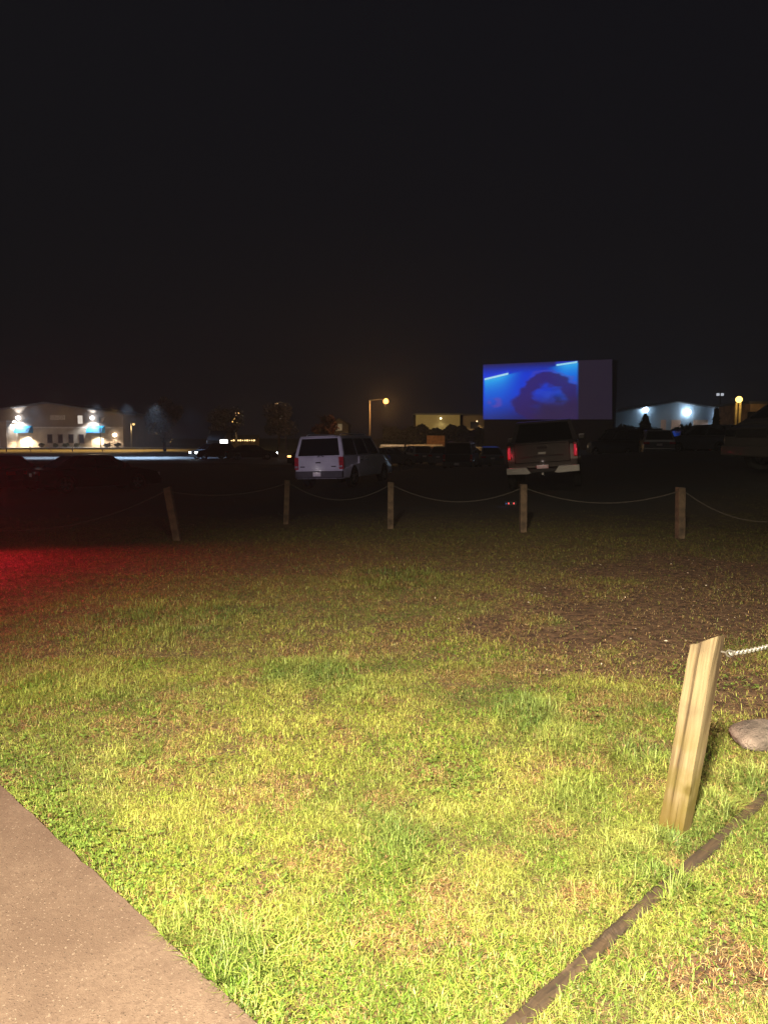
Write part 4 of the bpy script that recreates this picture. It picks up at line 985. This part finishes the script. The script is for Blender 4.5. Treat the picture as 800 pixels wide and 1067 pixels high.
# twin yellow lamp post
t = thing('twin_lamp_post', 'yellow globe lamp on two close lit posts, far right', 'street lamp', (P(768, 440, 58).x, 58, 0))
for px, pyt, pyb in ((766.2, 420, 440), (770.3, 416, 436)): x = P(px, 430, 58).x-t.location.x; obj('post', T([(x, 0, 0), (x, 0, P(px, pyt, 58).z)], .10, 8), mat('cream_post_paint', (.62, .50, .26), .5), t)
lp_ = P(767.5, 416.5, 58); obj('lamp_globe', sphere(.25, Tr((lp_.x-t.location.x, -.3, lp_.z)), 3), emit('yellow_globe', (1, .60, .14), 4), t, True)
point('globe_light', lp_+Vector((0, -.95, -.5)), 30, (1, .66, .22), .2)
# lit block at far right
fb, hw, zt = block('store_building', 'tan lit upper wall seen over the grey van roof', 780, 806, 419.5, 84, 8, mat('tan_store_wall', (.42, .27, .13), .8, var=.3, scale=1.2))
obj('window', B(-.9, .7, -.06, -.005, 2.6, 3.6), dark_win, fb)
spot('wall_wash_light', P(790, 419, 79), P(790, 424, 84), 210, (1, .66, .32), 90, 1, .1)  # unseen spot washing the store wall
# --- street lamps
def street_lamp(px, py, d, armpx, col, s, r, label, energy=0, sm=None):
    p = P(px, py, d); xp = P(px+armpx, py, d).x; t = thing('street_lamp', label, 'street lamp', (xp, d, 0), (0, 0, 0), 'distant street lamps')
    ax = p.x-xp; obj('pole', T([(0, 0, -.6), (0, 0, p.z+.1)], [.12, .08], 8), mat('lamp_pole_paint', (.28, .24, .2), .5) if energy else steel, t)
    obj('arm', T([(0, 0, p.z+.05), (ax*.5, 0, p.z+.25), (ax, 0, p.z+.22)], .05, 6), steel, t)
    obj('lamp_head', B(ax-.28, ax+.28, -.14, .14, p.z+.12, p.z+.24, .03), steel, t)
    obj('lamp_bulb', sphere(r*.72, Tr((ax, 0, p.z)), 2), emit('street_glow', (col[0], col[1]*.8, col[2]*.6), s*.16), t, True)
    if energy: point('street_light', p+Vector((0, -.2, -.55)), energy, col, .2)
    return t
street_lamp(402, 418, 90, -17, (1, .50, .15), 34, .46, 'orange street lamp on a pole with long arm, centre', 1500)
street_lamp(243.5, 438, 104, 3, (1, .66, .26), 26, .46, 'larger yellow lamp of the close pair above the kiosk', 260)
street_lamp(249.5, 429.8, 112, -4, (1, .68, .32), 16, .28, 'smaller yellow lamp of the close pair above the kiosk', 120)
street_lamp(288.5, 421, 100, 9, (1, .74, .45), 14, .26, 'high small lamp with an arm above the grey tree', 60)
street_lamp(292, 436, 112, -2, (.9, .9, 1), 5, .14, 'faint white point lamp right of the grey tree')
street_lamp(139.5, 442, 118, -3, (1, .76, .36), 12, .28, 'yellow lamp just right of the tan building', 150)
# light thrown by the parked car's headlights on the lane, plus added overhead spots that brighten the strip
c = P(204, 470, 72)
spot('headlight_beam', (c.x, 71.5, .35), (c.x-22, 73.0, -.5), 26000, (.36, .60, 1), 30, .8, .1)
for px, e, cc_ in ((196, 1500, (.36, .58, 1)), (158, 9000, (.50, .72, 1)), (128, 7000, (.50, .72, 1)), (95, 8000, (.5, .72, 1)), (30, 6000, (.62, .78, 1))):
    x_ = P(px, 470, 76).x; spot('lane_fill', (x_, 78, 5.2), (x_, 76.5, -.5), e, cc_, 104, .9, .3)
for px, e in ((165, 5000), (120, 7000), (70, 5500), (15, 5500)):
    x_ = P(px, 460, 100).x; spot('verge_light', (x_, 100, 6), (x_, 99, 0), e, (1, .60, .20), 112, 1, .3)

# ================================================================= invented box giving the red and blue dots a source
g = G(533, 527); t = thing('lit_dots_box', 'added small dark box on the ground with two red lights', 'added light', (g.x, g.y, g.z), (0, 0, 0))
obj('housing', B(-.16, .12, .0, .14, 0, .10, .012), black_m, t)
for x in (-.075, .045): obj('red_light', sphere(.018, Matrix.Translation((x, -.006, .055)) @ Matrix.Diagonal((.8, .5, 1.3, 1)), 2), emit('red_dot_glow', (1, .10, .10), 1.6), t, True)
obj('blue_light', sphere(.013, Tr((-.13, -.004, .05)), 2), emit('blue_dot_glow', (.1, .3, 1), .35), t, True)
point('dot_fill_glow', (g.x-.22, g.y-.10, g.z+.07), .08, (.15, .3, 1), .03)  # added blue glow beside the box

# ================================================================= lights of the place, and added fills
KEY = spot('flood_light', (-1.2, -2.2, 4.4), (.4, 2.3, 0), 16200, (1, .86, .61), 75, 1, .22)
spot('flood_light', (2.0, -2.6, 4.2), (1.0, 2.2, 0), 2600, (1, .86, .62), 76, 1, .25)
spot('red_sign_light', (-7.7, 9.9, 1.15), (-4.2, 8.5, .0), 2700, (1, .015, .05), 80, 1, .12)
point('red_post_tint', (-5.3, 10.2, .8), 9, (1, .05, .05), .1)  # added weak point that reddens the leftmost far post
spot('wagon_violet_spot', (-8.0, -2.0, 4.0), (-2.3, 26.4, .85), 5200, (.80, .66, 1), 5.0, .5, .1)  # added unseen spot, narrowed to tint the wagon's rear alone
spot('van_fill_spot', (2.0, 6.0, 3.2), (8.6, 16.2, 1.7), 700, (1, .8, .55), 16, .8, .1)  # added spot over the lawn that keeps the dark van visible
sun = bpy.data.lights.new('lot_fill_sun', 'SUN'); sun.energy = .055; sun.angle = R(12); sun.color = (1, .84, .66)  # added weak sun as warm fill over the dark lot
so = bpy.data.objects.new('lot_fill_sun', sun); COL.objects.link(so); so.rotation_euler = (R(38), R(-12), 0)
w = bpy.data.worlds.new('World'); sc.world = w; w.use_nodes = True; nt = w.node_tree
bg = nt.nodes['Background']; 
tc = node(nt, 'ShaderNodeTexCoord'); sp = node(nt, 'ShaderNodeSeparateXYZ'); nt.links.new(tc.outputs['Generated'], sp.inputs[0])
Z = X(nt, sp.outputs['Z'])
nt.links.new(mix(nt, Z.sm(.0, .55), (.0039, .0038, .0052), (.0028, .0029, .0054)), bg.inputs['Color']); bg.inputs['Strength'].default_value = 1.0

cam = bpy.data.cameras.new('camera'); co = bpy.data.objects.new('camera', cam); COL.objects.link(co)
cam.sensor_fit = 'VERTICAL'; cam.sensor_height = 36; cam.lens = FPX/1067*36; cam.clip_end = 3000; cam.clip_start = .05
co.location = (0, 0, EYE); co.rotation_euler = (math.pi/2-PITCH, 0, 0); sc.camera = co
sc.view_settings.view_transform = 'Standard'; sc.view_settings.look = 'None'; sc.view_settings.gamma = 1; sc.view_settings.exposure = 0
sc.cycles.use_denoising = True; sc.cycles.max_bounces = 4; sc.cycles.use_light_tree = True; sc.cycles.sample_clamp_indirect = 3

hz_ = .0012
if hz_:
    m, nt, o = newmat('thin_night_haze'); v = node(nt, 'ShaderNodeVolumePrincipled'); v.inputs['Color'].default_value = (.8, .8, .82, 1); v.inputs['Density'].default_value = hz_; v.inputs['Anisotropy'].default_value = .6
    nt.links.new(v.outputs[0], o.inputs['Volume'])
    structure(obj('haze', B(-180, 180, -30, 180, -3, 18), m), 'stuff')
    sc.cycles.volume_bounces = 0
